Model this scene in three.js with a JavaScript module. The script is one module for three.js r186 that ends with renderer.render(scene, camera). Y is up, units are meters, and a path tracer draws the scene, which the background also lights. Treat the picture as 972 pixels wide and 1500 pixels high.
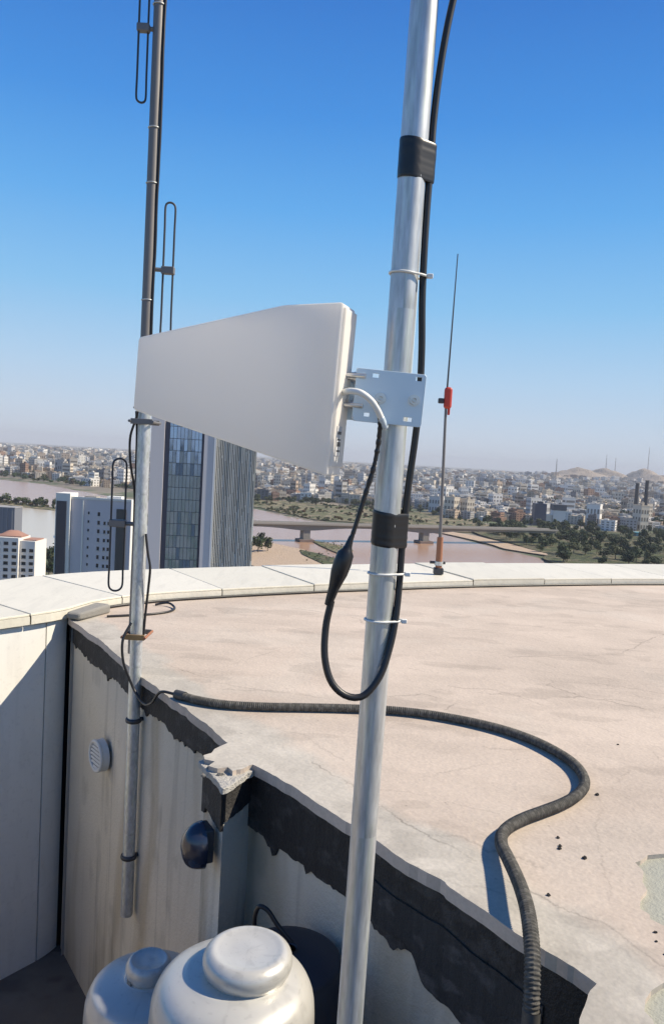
import * as THREE from 'three';
import { mergeGeometries, toCreasedNormals } from 'three/addons/utils/BufferGeometryUtils.js';
import { RoundedBoxGeometry } from 'three/addons/geometries/RoundedBoxGeometry.js';

// ---------------------------------------------------------------- camera, sky, sun, exposure
const scene = new THREE.Scene();
const camera = new THREE.PerspectiveCamera(67.146, 663 / 1024, 0.05, 60000);
camera.position.set(0, 0.92, 0);
camera.rotation.order = 'YXZ';
camera.rotation.set(-0.0698, 0, 0.0565);

const SUN = new THREE.Vector3(0.725, 0.685, -0.11).normalize();
const EXPOSURE = 1.32;
const lin = (r, g, b) => new THREE.Color().setRGB(r / 255, g / 255, b / 255, THREE.SRGBColorSpace);
const skyStops = [[-90, 198, 203, 208], [0, 208, 216, 227], [2.5, 199, 216, 234], [6, 178, 211, 240], [11, 138, 196, 241], [17, 100, 173, 238], [23, 72, 147, 226], [30, 57, 124, 208], [45, 46, 98, 169], [90, 46, 80, 131]]
  .map(([e, r, g, b]) => [e, lin(r, g, b).multiplyScalar(1 / EXPOSURE)]);
{
  const W = 512, Hh = 512, d = new Float32Array(W * Hh * 4), c = new THREE.Color();
  for (let j = 0; j < Hh; j++) {
    const e = ((j + 0.5) / Hh - 0.5) * 180;
    let k = 0; while (k < skyStops.length - 2 && e > skyStops[k + 1][0]) k++;
    const [e0, c0] = skyStops[k], [e1, c1] = skyStops[k + 1];
    c.copy(c0).lerp(c1, Math.min(1, Math.max(0, (e - e0) / (e1 - e0))));
    for (let i = 0; i < W; i++) { const o = (j * W + i) * 4; d[o] = c.r; d[o + 1] = c.g; d[o + 2] = c.b; d[o + 3] = 1; }
  }
  const t = new THREE.DataTexture(d, W, Hh, THREE.RGBAFormat, THREE.FloatType);
  t.mapping = THREE.EquirectangularReflectionMapping; t.magFilter = t.minFilter = THREE.LinearFilter; t.needsUpdate = true;
  scene.background = t; scene.environment = t;
}
const sun = new THREE.DirectionalLight(0xfff1d9, 5.0);
sun.position.copy(SUN).multiplyScalar(40); sun.castShadow = true; sun.shadow.radius = 1;
sun.shadow.mapSize.set(4096, 4096);
Object.assign(sun.shadow.camera, { left: -9, right: 9, top: 9, bottom: -9, near: 1, far: 90 });
sun.target.position.set(0, 0, -3); scene.add(sun, sun.target);
const renderer = new THREE.WebGLRenderer({ antialias: true });
renderer.toneMapping = THREE.LinearToneMapping; renderer.toneMappingExposure = EXPOSURE;
renderer.shadowMap.enabled = true;
scene.fog = new THREE.FogExp2(0xecf0f8, 8e-5);

// ---------------------------------------------------------------- helpers
const mulberry = (a) => () => { a |= 0; a = a + 0x6D2B79F5 | 0; let t = Math.imul(a ^ a >>> 15, 1 | a); t = t + Math.imul(t ^ t >>> 7, 61 | t) ^ t; return ((t ^ t >>> 14) >>> 0) / 4294967296; };
const R = mulberry(20240611);
const rr = (a, b) => a + (b - a) * R();
const hash2 = (x, y) => { let h = Math.imul(x, 374761393) + Math.imul(y, 668265263) | 0; h = Math.imul(h ^ h >>> 13, 1274126177); return ((h ^ h >>> 16) >>> 0) / 4294967296; };
function vn(x, y) { const xi = Math.floor(x), yi = Math.floor(y); let u = x - xi, v = y - yi; u = u * u * (3 - 2 * u); v = v * v * (3 - 2 * v); const a = hash2(xi, yi), b = hash2(xi + 1, yi), c = hash2(xi, yi + 1), d = hash2(xi + 1, yi + 1); return a + (b - a) * u + (c - a) * v + (a - b - c + d) * u * v; }
const fbm = (x, y, o = 4) => { let s = 0, a = 0.5, n = 0; for (let i = 0; i < o; i++) { s += a * vn(x, y); n += a; x = x * 2.03 + 17.1; y = y * 2.03 + 5.7; a *= 0.5; } return s / n; };
const V = (x, y, z) => new THREE.Vector3(x, y, z);
const sstep = (a, b, x) => { const t = Math.min(1, Math.max(0, (x - a) / (b - a))); return t * t * (3 - 2 * t); };

const counts = {};
function numbered(n) { const k = counts[n] = (counts[n] ?? -1) + 1; return k ? `${n}_${String(k).padStart(3, '0')}` : n; }
function finish(o) { o.castShadow = o.receiveShadow = true; return o; }
function part(name, geo, mat, parent) { const m = finish(new THREE.Mesh(geo, mat)); m.name = name; parent.add(m); return m; }
function tag(o, label, category, group) { o.userData.label = label; o.userData.category = category; if (group) o.userData.group = group; return o; }
function solo(name, geo, mat, label, category, group) { const m = finish(new THREE.Mesh(geo, mat)); m.name = numbered(name); scene.add(m); return tag(m, label, category, group); }
function thing(name, label, category, pos = [0, 0, 0], group) { const g = new THREE.Group(); g.name = numbered(name); g.position.set(...pos); scene.add(g); return tag(g, label, category, group); }
function structure(name, geo, mat, label) { const m = finish(new THREE.Mesh(geo, mat)); m.name = numbered(name); scene.add(m); m.userData.kind = 'structure'; if (label) m.userData.label = label; return m; }

function tex(w, h, fn, { srgb = true, repeat } = {}) {
  const d = new Uint8Array(w * h * 4);
  for (let j = 0; j < h; j++) for (let i = 0; i < w; i++) { const c = fn(i, j), o = (j * w + i) * 4; d[o] = c[0]; d[o + 1] = c[1]; d[o + 2] = c[2]; d[o + 3] = 255; }
  const t = new THREE.DataTexture(d, w, h, THREE.RGBAFormat); t.magFilter = THREE.LinearFilter; t.minFilter = THREE.LinearMipmapLinearFilter; t.generateMipmaps = true;
  t.wrapS = t.wrapT = THREE.RepeatWrapping; if (srgb) t.colorSpace = THREE.SRGBColorSpace; if (repeat) t.repeat.set(...repeat); t.needsUpdate = true; return t;
}
const std = (o) => new THREE.MeshStandardMaterial(o);
const rgb = (r, g, b) => new THREE.Color().setRGB(r, g, b);
const toS = (v) => Math.round(255 * Math.min(1, Math.max(0, v <= 0.0031308 ? v * 12.92 : 1.055 * v ** (1 / 2.4) - 0.055)));

function box(w, h, d, x = 0, y = 0, z = 0, ry = 0) { const g = new THREE.BoxGeometry(w, h, d); if (ry) g.rotateY(ry); g.translate(x, y, z); return g; }
function rbox(w, h, d, r, x = 0, y = 0, z = 0) { const g = new RoundedBoxGeometry(w, h, d, 2, r); g.translate(x, y, z); return g; }
function rod(a, b, r0, r1 = r0, seg = 12, open = false) {
  const d = b.clone().sub(a), L = d.length(), g = new THREE.CylinderGeometry(r1, r0, L, seg, 1, open);
  g.translate(0, L / 2, 0); g.applyQuaternion(new THREE.Quaternion().setFromUnitVectors(V(0, 1, 0), d.normalize())); g.translate(a.x, a.y, a.z); return g;
}
function tube(pts, r, segs = 80, rad = 10, closed = false, tension = 0.5) { return new THREE.TubeGeometry(new THREE.CatmullRomCurve3(pts.map((p) => p.isVector3 ? p : V(...p)), closed, 'centripetal', tension), segs, r, rad, closed); }
function capped(pts, r, segs, rad) { const c = pts.map((p) => p.isVector3 ? p : V(...p)); const s1 = new THREE.SphereGeometry(r, 8, 6), s2 = s1.clone(); s1.translate(c[0].x, c[0].y, c[0].z); const e = c[c.length - 1]; s2.translate(e.x, e.y, e.z); return mergeGeometries([tube(c, r, segs, rad), s1, s2]); }

// paths on the roof are lists of [x, z]
function resample(p, step) { const out = []; for (let i = 0; i < p.length - 1; i++) { const [a, b] = [p[i], p[i + 1]], L = Math.hypot(b[0] - a[0], b[1] - a[1]), n = Math.max(1, Math.round(L / step)); for (let k = 0; k < n; k++) out.push([a[0] + (b[0] - a[0]) * k / n, a[1] + (b[1] - a[1]) * k / n]); } out.push(p[p.length - 1]); return out; }
function offsetPath(p, d) { // d > 0: to the side (dz, -dx)
  return p.map((q, i) => {
    const a = p[Math.max(0, i - 1)], b = p[Math.min(p.length - 1, i + 1)];
    const t0 = i ? [q[0] - a[0], q[1] - a[1]] : [b[0] - q[0], b[1] - q[1]], t1 = i < p.length - 1 ? [b[0] - q[0], b[1] - q[1]] : t0;
    const nrm = ([x, z]) => { const l = Math.hypot(x, z) || 1; return [z / l, -x / l]; };
    const n0 = nrm(t0), n1 = nrm(t1); let m = [n0[0] + n1[0], n0[1] + n1[1]]; const l = Math.hypot(...m) || 1; m = [m[0] / l, m[1] / l];
    const k = d / Math.max(0.45, m[0] * n0[0] + m[1] * n0[1]); return [q[0] + m[0] * k, q[1] + m[1] * k];
  });
}
function arc(p) { const s = [0]; for (let i = 1; i < p.length; i++) s.push(s[i - 1] + Math.hypot(p[i][0] - p[i - 1][0], p[i][1] - p[i - 1][1])); return s; }
// closed band along a path: outer face on path a, inner on path b, tops and bottoms given per point
function band(a, b, yTop, yBot, s0 = 0) {
  const n = a.length, S = arc(a), pos = [], uv = [], idx = [], f = (y, i) => typeof y === 'function' ? y(S[i] + s0, i) : y;
  const quad = (A, B, C, D, uA, uB, uC, uD) => { const o = pos.length / 3; pos.push(...A, ...B, ...C, ...D); uv.push(...uA, ...uB, ...uC, ...uD); idx.push(o, o + 1, o + 2, o, o + 2, o + 3); };
  for (let i = 0; i < n - 1; i++) {
    const j = i + 1, t0 = f(yTop, i), t1 = f(yTop, j), b0 = f(yBot, i), b1 = f(yBot, j), u0 = S[i] + s0, u1 = S[j] + s0;
    const ao = (k, y) => [a[k][0], y, a[k][1]], bo = (k, y) => [b[k][0], y, b[k][1]];
    quad(ao(i, b0), ao(j, b1), ao(j, t1), ao(i, t0), [u0, b0], [u1, b1], [u1, t1], [u0, t0]);
    quad(bo(j, b1), bo(i, b0), bo(i, t0), bo(j, t1), [u1, b1], [u0, b0], [u0, t0], [u1, t1]);
    quad(ao(i, t0), ao(j, t1), bo(j, t1), bo(i, t0), [u0, t0], [u1, t1], [u1, t1 + .2], [u0, t0 + .2]);
    quad(bo(i, b0), bo(j, b1), ao(j, b1), ao(i, b0), [u0, b0], [u1, b1], [u1, b1], [u0, b0]);
  }
  for (const k of [0, n - 1]) { const t = f(yTop, k), bb = f(yBot, k); quad([a[k][0], bb, a[k][1]], [b[k][0], bb, b[k][1]], [b[k][0], t, b[k][1]], [a[k][0], t, a[k][1]], [S[k] + s0, bb], [S[k] + s0 + .2, bb], [S[k] + s0 + .2, t], [S[k] + s0, t]); }
  const g = new THREE.BufferGeometry(); g.setAttribute('position', new THREE.Float32BufferAttribute(pos, 3)); g.setAttribute('uv', new THREE.Float32BufferAttribute(uv, 2)); g.setIndex(idx);
  const q = g.toNonIndexed(); q.computeVertexNormals(); return q;
}
function slab(outline, holes, yTop, yBot, bevel = 0) { // horizontal plate, uv in metres (x, -z)
  const s = new THREE.Shape(outline.map(([x, z]) => new THREE.Vector2(x, -z)));
  for (const h of holes) s.holes.push(new THREE.Path(h.map(([x, z]) => new THREE.Vector2(x, -z))));
  const g = new THREE.ExtrudeGeometry(s, { depth: yTop - yBot - bevel * 2, bevelEnabled: bevel > 0, bevelSize: bevel, bevelThickness: bevel, bevelSegments: 2, bevelOffset: -bevel, steps: 1 });
  g.rotateX(-Math.PI / 2); g.translate(0, yBot + bevel, 0); return g;
}

// ---------------------------------------------------------------- layout of the roof (x, z)
const EDGE = [[-1.36, -4.02], [-1.05, -3.58], [-0.742, -3.068], [-0.485, -2.69], [-0.285, -2.392], [-0.36, -2.275], [-0.258, -2.085], [-0.192, -2.236], [-0.025, -2.045], [0.093, -1.9], [0.164, -1.795], [0.303, -1.622], [0.455, -1.42], [0.522, -1.334], [0.44, -1.2], [0.55, -1.01], [0.615, -1.16], [1.1, -0.55], [1.9, 0.5]];
const RINGPTS = [[4.6, -7.1], [3.6, -6.82], [2.86, -6.55], [2.35, -6.37], [1.7, -6.1], [1.07, -5.82], [0.45, -5.5], [-0.1, -5.2], [-0.69, -4.83], [-1.1, -4.52], [-1.3, -4.25], [-1.385, -3.97], [-1.585, -3.69], [-2.0, -3.1], [-2.5, -2.2], [-2.85, -1.2], [-3.0, 0.2], [-2.9, 1.4]];
const ringCurve = new THREE.CatmullRomCurve3(RINGPTS.map(([x, z]) => V(x, 0, z)), false, 'centripetal');
const ringLen = ringCurve.getLength();
const ringAt = (s) => { const p = ringCurve.getPointAt(Math.min(1, Math.max(0, s / ringLen))); return [p.x, p.z]; };

// ---------------------------------------------------------------- surface materials
const RX0 = -1.7, RZ0 = -6.9, RW = 5.2, RD = 6.2;
function edgeDist(x, z) { let m = 9; for (let i = 0; i < EDGE.length - 1; i++) { const [ax, az] = EDGE[i], [bx, bz] = EDGE[i + 1], dx = bx - ax, dz = bz - az, t = Math.min(1, Math.max(0, ((x - ax) * dx + (z - az) * dz) / (dx * dx + dz * dz))); const d = Math.hypot(x - ax - dx * t, z - az - dz * t); if (d < m) m = d; } return m; }
const NR = 2048, crackMask = new Float32Array(NR * NR);
function stamp(x, z, w, a) { // x, z in metres
  const px = (x - RX0) / RW * NR, py = (-z - (-RZ0 - RD)) / RD * NR, r = Math.max(0.7, w / RW * NR), k = Math.ceil(r + 1);
  for (let j = -k; j <= k; j++) for (let i = -k; i <= k; i++) { const X = Math.round(px) + i, Y = Math.round(py) + j; if (X < 0 || Y < 0 || X >= NR || Y >= NR) continue; const d = Math.hypot(X - px, Y - py), v = a * Math.max(0, 1 - d / (r + 0.6)); if (v > crackMask[Y * NR + X]) crackMask[Y * NR + X] = v; }
}
function crack(pts, w, a, jit = 0.012) {
  const c = resample(pts, 0.0035); let ox = 0, oz = 0;
  for (let i = 0; i < c.length; i++) { ox += (R() - 0.5) * jit * 0.5; oz += (R() - 0.5) * jit * 0.5; ox *= 0.985; oz *= 0.985; const f = vn(i * 0.035 + w * 9e3, a * 77); if (f > 0.25) stamp(c[i][0] + ox, c[i][1] + oz, w * (0.4 + f), a * Math.min(1, f + 0.25)); }
}
// cracks, scuffs and trowel marks seen on the screed
crack([[-0.02, -2.27], [0.1, -2.12], [0.19, -1.98], [0.3, -1.83], [0.42, -1.7], [0.52, -1.58], [0.6, -1.5], [0.7, -1.34]], 0.0024, 0.55);
crack([[-0.25, -2.6], [-0.05, -2.5], [0.08, -2.3]], 0.0014, 0.35); crack([[0.1, -2.12], [0.35, -2.05], [0.5, -2.0]], 0.0012, 0.25);
crack([[-0.75, -3.3], [-0.35, -3.0], [0.1, -2.9], [0.4, -3.05], [0.52, -2.95], [0.46, -2.85]], 0.0022, 0.5); crack([[-0.4, -3.3], [-0.2, -3.6], [0.02, -3.75]], 0.002, 0.3);
crack([[0.6, -1.55], [0.65, -1.62], [0.72, -1.9], [0.8, -2.1], [0.98, -2.35]], 0.0014, 0.25); crack([[0.9, -3.7], [1.5, -3.9], [2.1, -4.6], [3.3, -4.9]], 0.003, 0.45);
crack([[1.0, -3.35], [1.3, -3.3], [1.55, -3.15], [1.45, -3.0], [1.1, -3.1], [0.95, -3.25], [1.0, -3.35]], 0.003, 0.42, 0.02); crack([[0.2, -4.4], [0.9, -4.3], [1.6, -4.5], [2.4, -4.3]], 0.003, 0.3);
crack([[1.0, -2.75], [1.12, -2.6], [1.1, -2.45], [1.25, -2.3]], 0.0022, 0.35); crack([[-0.9, -4.05], [-0.5, -3.9], [0.1, -4.2]], 0.0022, 0.3); crack([[0.0, -4.9], [0.8, -4.95], [1.8, -5.3], [2.9, -5.6]], 0.003, 0.3);
for (let i = 0; i < 90; i++) { const x = rr(-0.6, 2.8), z = rr(-6, -1.6), a = rr(-0.5, 0.5), l = rr(0.05, 0.4); crack([[x, z], [x + l * Math.cos(a), z + l * Math.sin(a)], [x + 1.7 * l * Math.cos(a + 0.3), z + 1.7 * l * Math.sin(a + 0.3)]], rr(0.001, 0.005), rr(0.12, 0.42), 0.02); }
for (let i = 0; i < 420; i++) { const x = rr(-0.8, 2.6), z = rr(-5.5, -1.3); stamp(x, z, rr(0.0008, 0.0035), rr(0.15, 0.6)); }
const roofMap = tex(NR, NR, (i, j) => {
  const x = RX0 + (i + 0.5) / NR * RW, z = -(-RZ0 - RD + (j + 0.5) / NR * RD);
  const big = fbm(x * 1.1 + 3, z * 1.1, 4), mid = fbm(x * 5 + 9, z * 5, 3), streak = fbm(x * 2.2, z * 7 + 40, 3), grain = hash2(i, j), fine = vn(x * 160, z * 160);
  const ed = edgeDist(x, z) + (fbm(x * 6, z * 6 + 20, 3) - 0.5) * 0.12, mortar = 1 - sstep(0.13, 0.2, ed);
  let r = 0.53, g = 0.45, b = 0.378;
  const v = 0.83 + 0.3 * big + 0.14 * (mid - 0.5) + 0.12 * (streak - 0.5) + 0.12 * (fine - 0.5) + 0.1 * (grain - 0.5) - 0.06 * sstep(.6, .72, fbm(x * 3.1 + 80, z * 6, 3));
  const pale = sstep(0.52, 0.7, fbm(x * 2.6 + 50, z * 2.6, 4)) * 0.35;
  r += (0.53 - r) * pale; g += (0.475 - g) * pale; b += (0.41 - b) * pale;
  const m = mortar * 0.85, mv = 0.8 + 0.42 * fbm(x * 14, z * 14, 4);
  r += (0.455 * mv - r) * m; g += (0.43 * mv - g) * m; b += (0.38 * mv - b) * m;
  const scuff = sstep(.6, .66, fbm(x * 1.7 + 200, z * 2.9, 4)) * .06 + sstep(.64, .68, fbm(x * 4 + 90, z * 8 + 10, 3)) * .1, c = 1 - crackMask[j * NR + i] * 0.9, k = v * c * (1 - scuff);
  return [toS(r * k), toS(g * k), toS(b * k)];
});
roofMap.wrapS = roofMap.wrapT = THREE.ClampToEdgeWrapping;
roofMap.repeat.set(1 / RW, 1 / RD); roofMap.offset.set(-RX0 / RW, -(-RZ0 - RD) / RD);
const grainBump = tex(512, 512, (i, j) => { const t = (s) => { const x = i / 512 * s, y = j / 512 * s; const w = (a, b) => hash2(((a % s) + s) % s, ((b % s) + s) % s); const xi = Math.floor(x), yi = Math.floor(y), u = x - xi, v = y - yi; return w(xi, yi) * (1 - u) * (1 - v) + w(xi + 1, yi) * u * (1 - v) + w(xi, yi + 1) * (1 - u) * v + w(xi + 1, yi + 1) * u * v; }; const v = 255 * (0.35 * t(16) + 0.35 * t(64) + 0.3 * t(192)); return [v, v, v]; }, { srgb: false });
const bumpRep = (n) => { const t = grainBump.clone(); t.repeat.set(n, n); t.needsUpdate = true; return t; };
const M = {};
M.roof = std({ map: roofMap, bumpMap: bumpRep(0.8), bumpScale: 0.0022, roughness: 0.95 });
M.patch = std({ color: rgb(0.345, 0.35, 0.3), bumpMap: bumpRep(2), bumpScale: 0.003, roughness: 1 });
M.mortar = std({ color: rgb(0.4, 0.385, 0.35), bumpMap: bumpRep(2), bumpScale: 0.007, roughness: 1 });
const wallMap = tex(1024, 512, (i, j) => {
  const x = i / 1024 * 5, y = j / 512 * 2; // metres, y up from the foot
  const n = fbm(x * 2, y * 2, 4), run = fbm(x * 6 + 1.2 * vn(y * 2, 7), y * 0.55 + 3, 4), fineRun = fbm(x * 30 + vn(y * 3, 1), y * 1.4 + 8, 3), g = hash2(i, j);
  const br = sstep(0.47, 0.72, run) * (0.35 + 0.65 * fbm(x * 3, y * 1.5 + 30, 2)), dk = sstep(0.58, 0.8, fineRun) * 0.35;
  const k = (0.8 + 0.34 * n + 0.05 * (g - 0.5)) * (1 - dk * 0.5) * (1 - 0.16 * sstep(.62, .8, fbm(x * 9 + 60, y * 5, 3)));
  let r = 0.62, gg = 0.57, b = 0.475; r += (0.44 - r) * br; gg += (0.375 - gg) * br; b += (0.27 - b) * br;
  return [toS(r * k), toS(gg * k), toS(b * k)];
});
wallMap.repeat.set(1 / 5, 1 / 2);
M.wall = std({ map: wallMap, bumpMap: bumpRep(2), bumpScale: 0.004, roughness: 0.95 });
const tar = (k0) => tex(512, 256, (i, j) => { const d = sstep(.5, .72, fbm(i / 26, j / 18, 4)), b = fbm(i / 5, j / 60 + 3, 2), k = k0 * (.75 + .5 * b + 1.1 * d + .3 * (hash2(i, j) - .5)); return [toS(k * 1.03), toS(k * .98), toS(k * .96)]; }, { repeat: [1, 2] });
M.bitumen = std({ map: tar(0.024), bumpMap: bumpRep(3), bumpScale: 0.006, roughness: 0.78 });
M.bitumen2 = std({ map: tar(0.04), bumpMap: bumpRep(5), bumpScale: 0.006, roughness: 0.85 });
const grime = tex(512, 512, (i, j) => { const n = fbm(i / 60, j / 60, 4), sp = sstep(.66, .74, fbm(i / 6 + 30, j / 6, 3)) * .05, st = sstep(.55, .75, fbm(i / 14 + 9, j / 90, 3)) * .05, k = 1.01 - .07 * n - sp - st + .03 * (hash2(i, j) - .5); return [toS(k), toS(k * .985), toS(k * .95)]; }, { repeat: [.7, .7] });
M.clad = ['0', '1', '2'].map((_, i) => std({ map: grime, color: rgb(0.76 - i * 0.025, 0.735 - i * 0.024, 0.65 - i * 0.025), bumpMap: bumpRep(1), bumpScale: 0.0012, roughness: 0.5 }));
M.panel = std({ map: grime, color: rgb(0.86, 0.86, 0.84), roughness: 0.45 });
M.render = std({ color: rgb(0.46, 0.41, 0.34), bumpMap: bumpRep(2), bumpScale: .003, roughness: .95 });  // plaster tone made up for unseen terrace walls, tuned for bounced light
M.seam = std({ color: rgb(0.035, 0.035, 0.04), roughness: 0.8 });
M.floor = std({ map: tex(512, 512, (i, j) => { const n = fbm(i / 70, j / 70, 4), s = sstep(0.5, 0.7, fbm(i / 40 + 9, j / 40, 3)); const k = 0.7 + 0.5 * n - 0.3 * s + 0.08 * (hash2(i, j) - .5); return [toS(0.16 * k), toS(0.15 * k), toS(0.14 * k)]; }, { repeat: [0.5, 0.5] }), roughness: 0.95 });
const galv = tex(256, 512, (i, j) => { const n = fbm(i / 9, j / 22, 3), m = fbm(i / 60 + 4, j / 120, 3), sp = hash2(i >> 1, j >> 2), k = 0.66 + 0.5 * n + 0.22 * (m - .5) + 0.06 * (sp - .5), t = sstep(.55, .75, fbm(i / 20 + 70, j / 60, 3)); return [toS(k * (0.60 - .02 * t)), toS(k * (0.625 - .005 * t)), toS(k * (0.64 - .05 * t))]; });
galv.repeat.set(1, 6);
M.galv = std({ map: galv, roughnessMap: tex(128, 256, (i, j) => { const v = 150 + 70 * fbm(i / 8, j / 16, 3); return [v, v, v]; }, { srgb: false }), roughness: 0.6, metalness: 0.6 });
M.zinc = std({ color: rgb(0.66, 0.76, 0.82), roughness: 0.36, metalness: 0.22 });
M.steel = std({ color: rgb(0.6, 0.6, 0.6), roughness: 0.3, metalness: 0.9 });
M.oldmetal = std({ color: rgb(0.2, 0.19, 0.185), roughness: 0.55, metalness: 0.45 });
M.darkmetal = std({ color: rgb(0.07, 0.07, 0.075), roughness: 0.5, metalness: 0.5 });
M.brass = std({ color: rgb(0.38, 0.25, 0.12), roughness: 0.5, metalness: 0.6 });
M.rubber = std({ color: rgb(0.018, 0.018, 0.02), roughness: 0.42 });
M.tape = std({ color: rgb(0.016, 0.016, 0.018), roughness: 0.36 });
M.nylon = std({ color: rgb(0.78, 0.78, 0.74), roughness: 0.5 });
M.radome = new THREE.MeshPhysicalMaterial({ color: rgb(0.96, 0.935, 0.89), roughness: 1, transmission: 0.6, thickness: 0 });
M.hose = std({ map: tex(1024, 32, (i, j) => { const k = .055 + .075 * sstep(.4, .75, fbm(i / 9, j / 4, 4)) + .02 * hash2(i, j); return [toS(k * 1.05), toS(k), toS(k * .88)]; }, { repeat: [4, 1] }), bumpMap: bumpRep(20), bumpScale: 0.001, roughness: 0.72 });
M.hoseEnd = std({ color: rgb(0.06, 0.06, 0.058), roughness: 0.55 });
M.tank = std({ map: tex(256, 256, (i, j) => { const n = fbm(i / 30, j / 30, 4), d = sstep(.74, .8, fbm(i / 5 + 40, j / 5, 2)) * .1 + sstep(.55, .7, fbm(i / 10 + 3, j / 40, 3)) * .1, k = 0.94 + 0.16 * n - d; return [toS(.54 * k), toS(.53 * k), toS(.49 * k)]; }), roughness: 0.34, metalness: 0.25 });
M.darkDome = std({ color: rgb(0.035, 0.038, 0.05), roughness: 0.5 });
M.sticker = std({ color: rgb(0.2, 0.2, 0.18), roughness: 0.7 });
M.red = std({ color: rgb(0.5, 0.05, 0.03), roughness: 0.45 });
M.rust = std({ color: rgb(0.3, 0.13, 0.07), roughness: 0.7 });
M.navy = new THREE.MeshPhysicalMaterial({ color: rgb(0.02, 0.025, 0.045), roughness: 0.22, clearcoat: 0.6 });
M.plastic = std({ color: rgb(0.6, 0.6, 0.58), roughness: 0.6 });

// ---------------------------------------------------------------- roof, wall, terrace
const EDGE_CHIPPED = [...EDGE.slice(0, 5), [-0.318, -2.335], [-0.322, -2.30], [-0.345, -2.282], [-0.338, -2.252], [-0.306, -2.24], [-0.318, -2.205], [-0.29, -2.19], [-0.262, -2.205], [-0.244, -2.178], [-0.222, -2.192], [-0.205, -2.228], ...EDGE.slice(7)];
const edgeFine = resample(EDGE_CHIPPED, 0.012), eS = arc(edgeFine);
const ragged = edgeFine.map((q, i) => { const n = (fbm(eS[i] * 9, 3.3, 4) - 0.5) * 0.024 + 0.012 * Math.max(0, vn(eS[i] * 17, 9) - .75) * 4 * vn(eS[i] * 50, 3); const o = offsetPath(edgeFine.slice(Math.max(0, i - 1), i + 2), n); return o[Math.min(1, o.length - 1, i)]; });
const ringRoof = []; for (let s = 0; s <= 8.02; s += 0.2) { const q = ringAt(s); if (q[1] < -4.03) ringRoof.push(q); }
const roofOutline = [...ragged, [4.6, 0.5], ...ringRoof];
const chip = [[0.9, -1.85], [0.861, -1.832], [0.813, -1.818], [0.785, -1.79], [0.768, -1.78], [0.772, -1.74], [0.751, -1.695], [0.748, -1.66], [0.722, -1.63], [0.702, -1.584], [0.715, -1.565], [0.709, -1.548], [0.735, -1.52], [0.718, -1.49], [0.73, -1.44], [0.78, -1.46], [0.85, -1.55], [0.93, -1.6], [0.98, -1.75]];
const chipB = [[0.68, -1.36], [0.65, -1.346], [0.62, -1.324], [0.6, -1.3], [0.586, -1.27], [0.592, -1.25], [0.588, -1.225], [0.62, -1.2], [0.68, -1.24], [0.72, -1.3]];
const roof = structure('roof_slab', slab(roofOutline, [chip, chipB], 0, -0.032), M.roof, 'beige cracked concrete roof with ragged mortar edge');
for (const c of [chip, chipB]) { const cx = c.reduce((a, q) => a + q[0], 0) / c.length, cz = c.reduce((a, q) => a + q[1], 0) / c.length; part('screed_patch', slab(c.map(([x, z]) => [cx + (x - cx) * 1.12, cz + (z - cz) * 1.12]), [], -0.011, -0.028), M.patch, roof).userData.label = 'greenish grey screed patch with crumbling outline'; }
{ // broken mortar on top of the pilaster, lower than the screed
  const o = resample([[-0.30, -2.37], [-0.365, -2.27], [-0.258, -2.083], [-0.185, -2.22], [-0.22, -2.33], [-0.30, -2.37]], 0.012).slice(0, -1), c = [-0.275, -2.25];
  const top = o.map(([x, z]) => { const k = 0.86 + 0.2 * fbm(x * 40, z * 40, 3); return [c[0] + (x - c[0]) * k, c[1] + (z - c[1]) * k]; });
  part('broken_mortar', slab(top, [], -0.014, -0.033, 0.002), M.mortar, roof).userData.label = 'crumbling grey mortar on the pilaster';
  for (let k = 0; k < 6; k++) { const g = new THREE.IcosahedronGeometry(rr(.004, .009), 1), p = g.attributes.position; for (let i = 0; i < p.count; i++) { const f = .7 + .5 * hash2(Math.round(p.getX(i) * 8e5) + k, Math.round(p.getY(i) * 8e5) + Math.round(p.getZ(i) * 8e5)); p.setXYZ(i, p.getX(i) * f, p.getY(i) * f * .7, p.getZ(i) * f); } g.computeVertexNormals(); g.translate(rr(-.335, -.24), -.011, 0); const q = part('mortar_crumb', g, M.mortar, roof); q.position.z = rr(-2.27, -2.15); }
}
const core = offsetPath(EDGE, 0.16);
structure('building_core', slab([...core, [4.4, 0.5], ...ringRoof.map(([x, z]) => [x * .98, z * .97])], [], -0.036, -70), std({ color: rgb(0.4, 0.38, 0.35), roughness: 0.9 }));

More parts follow.
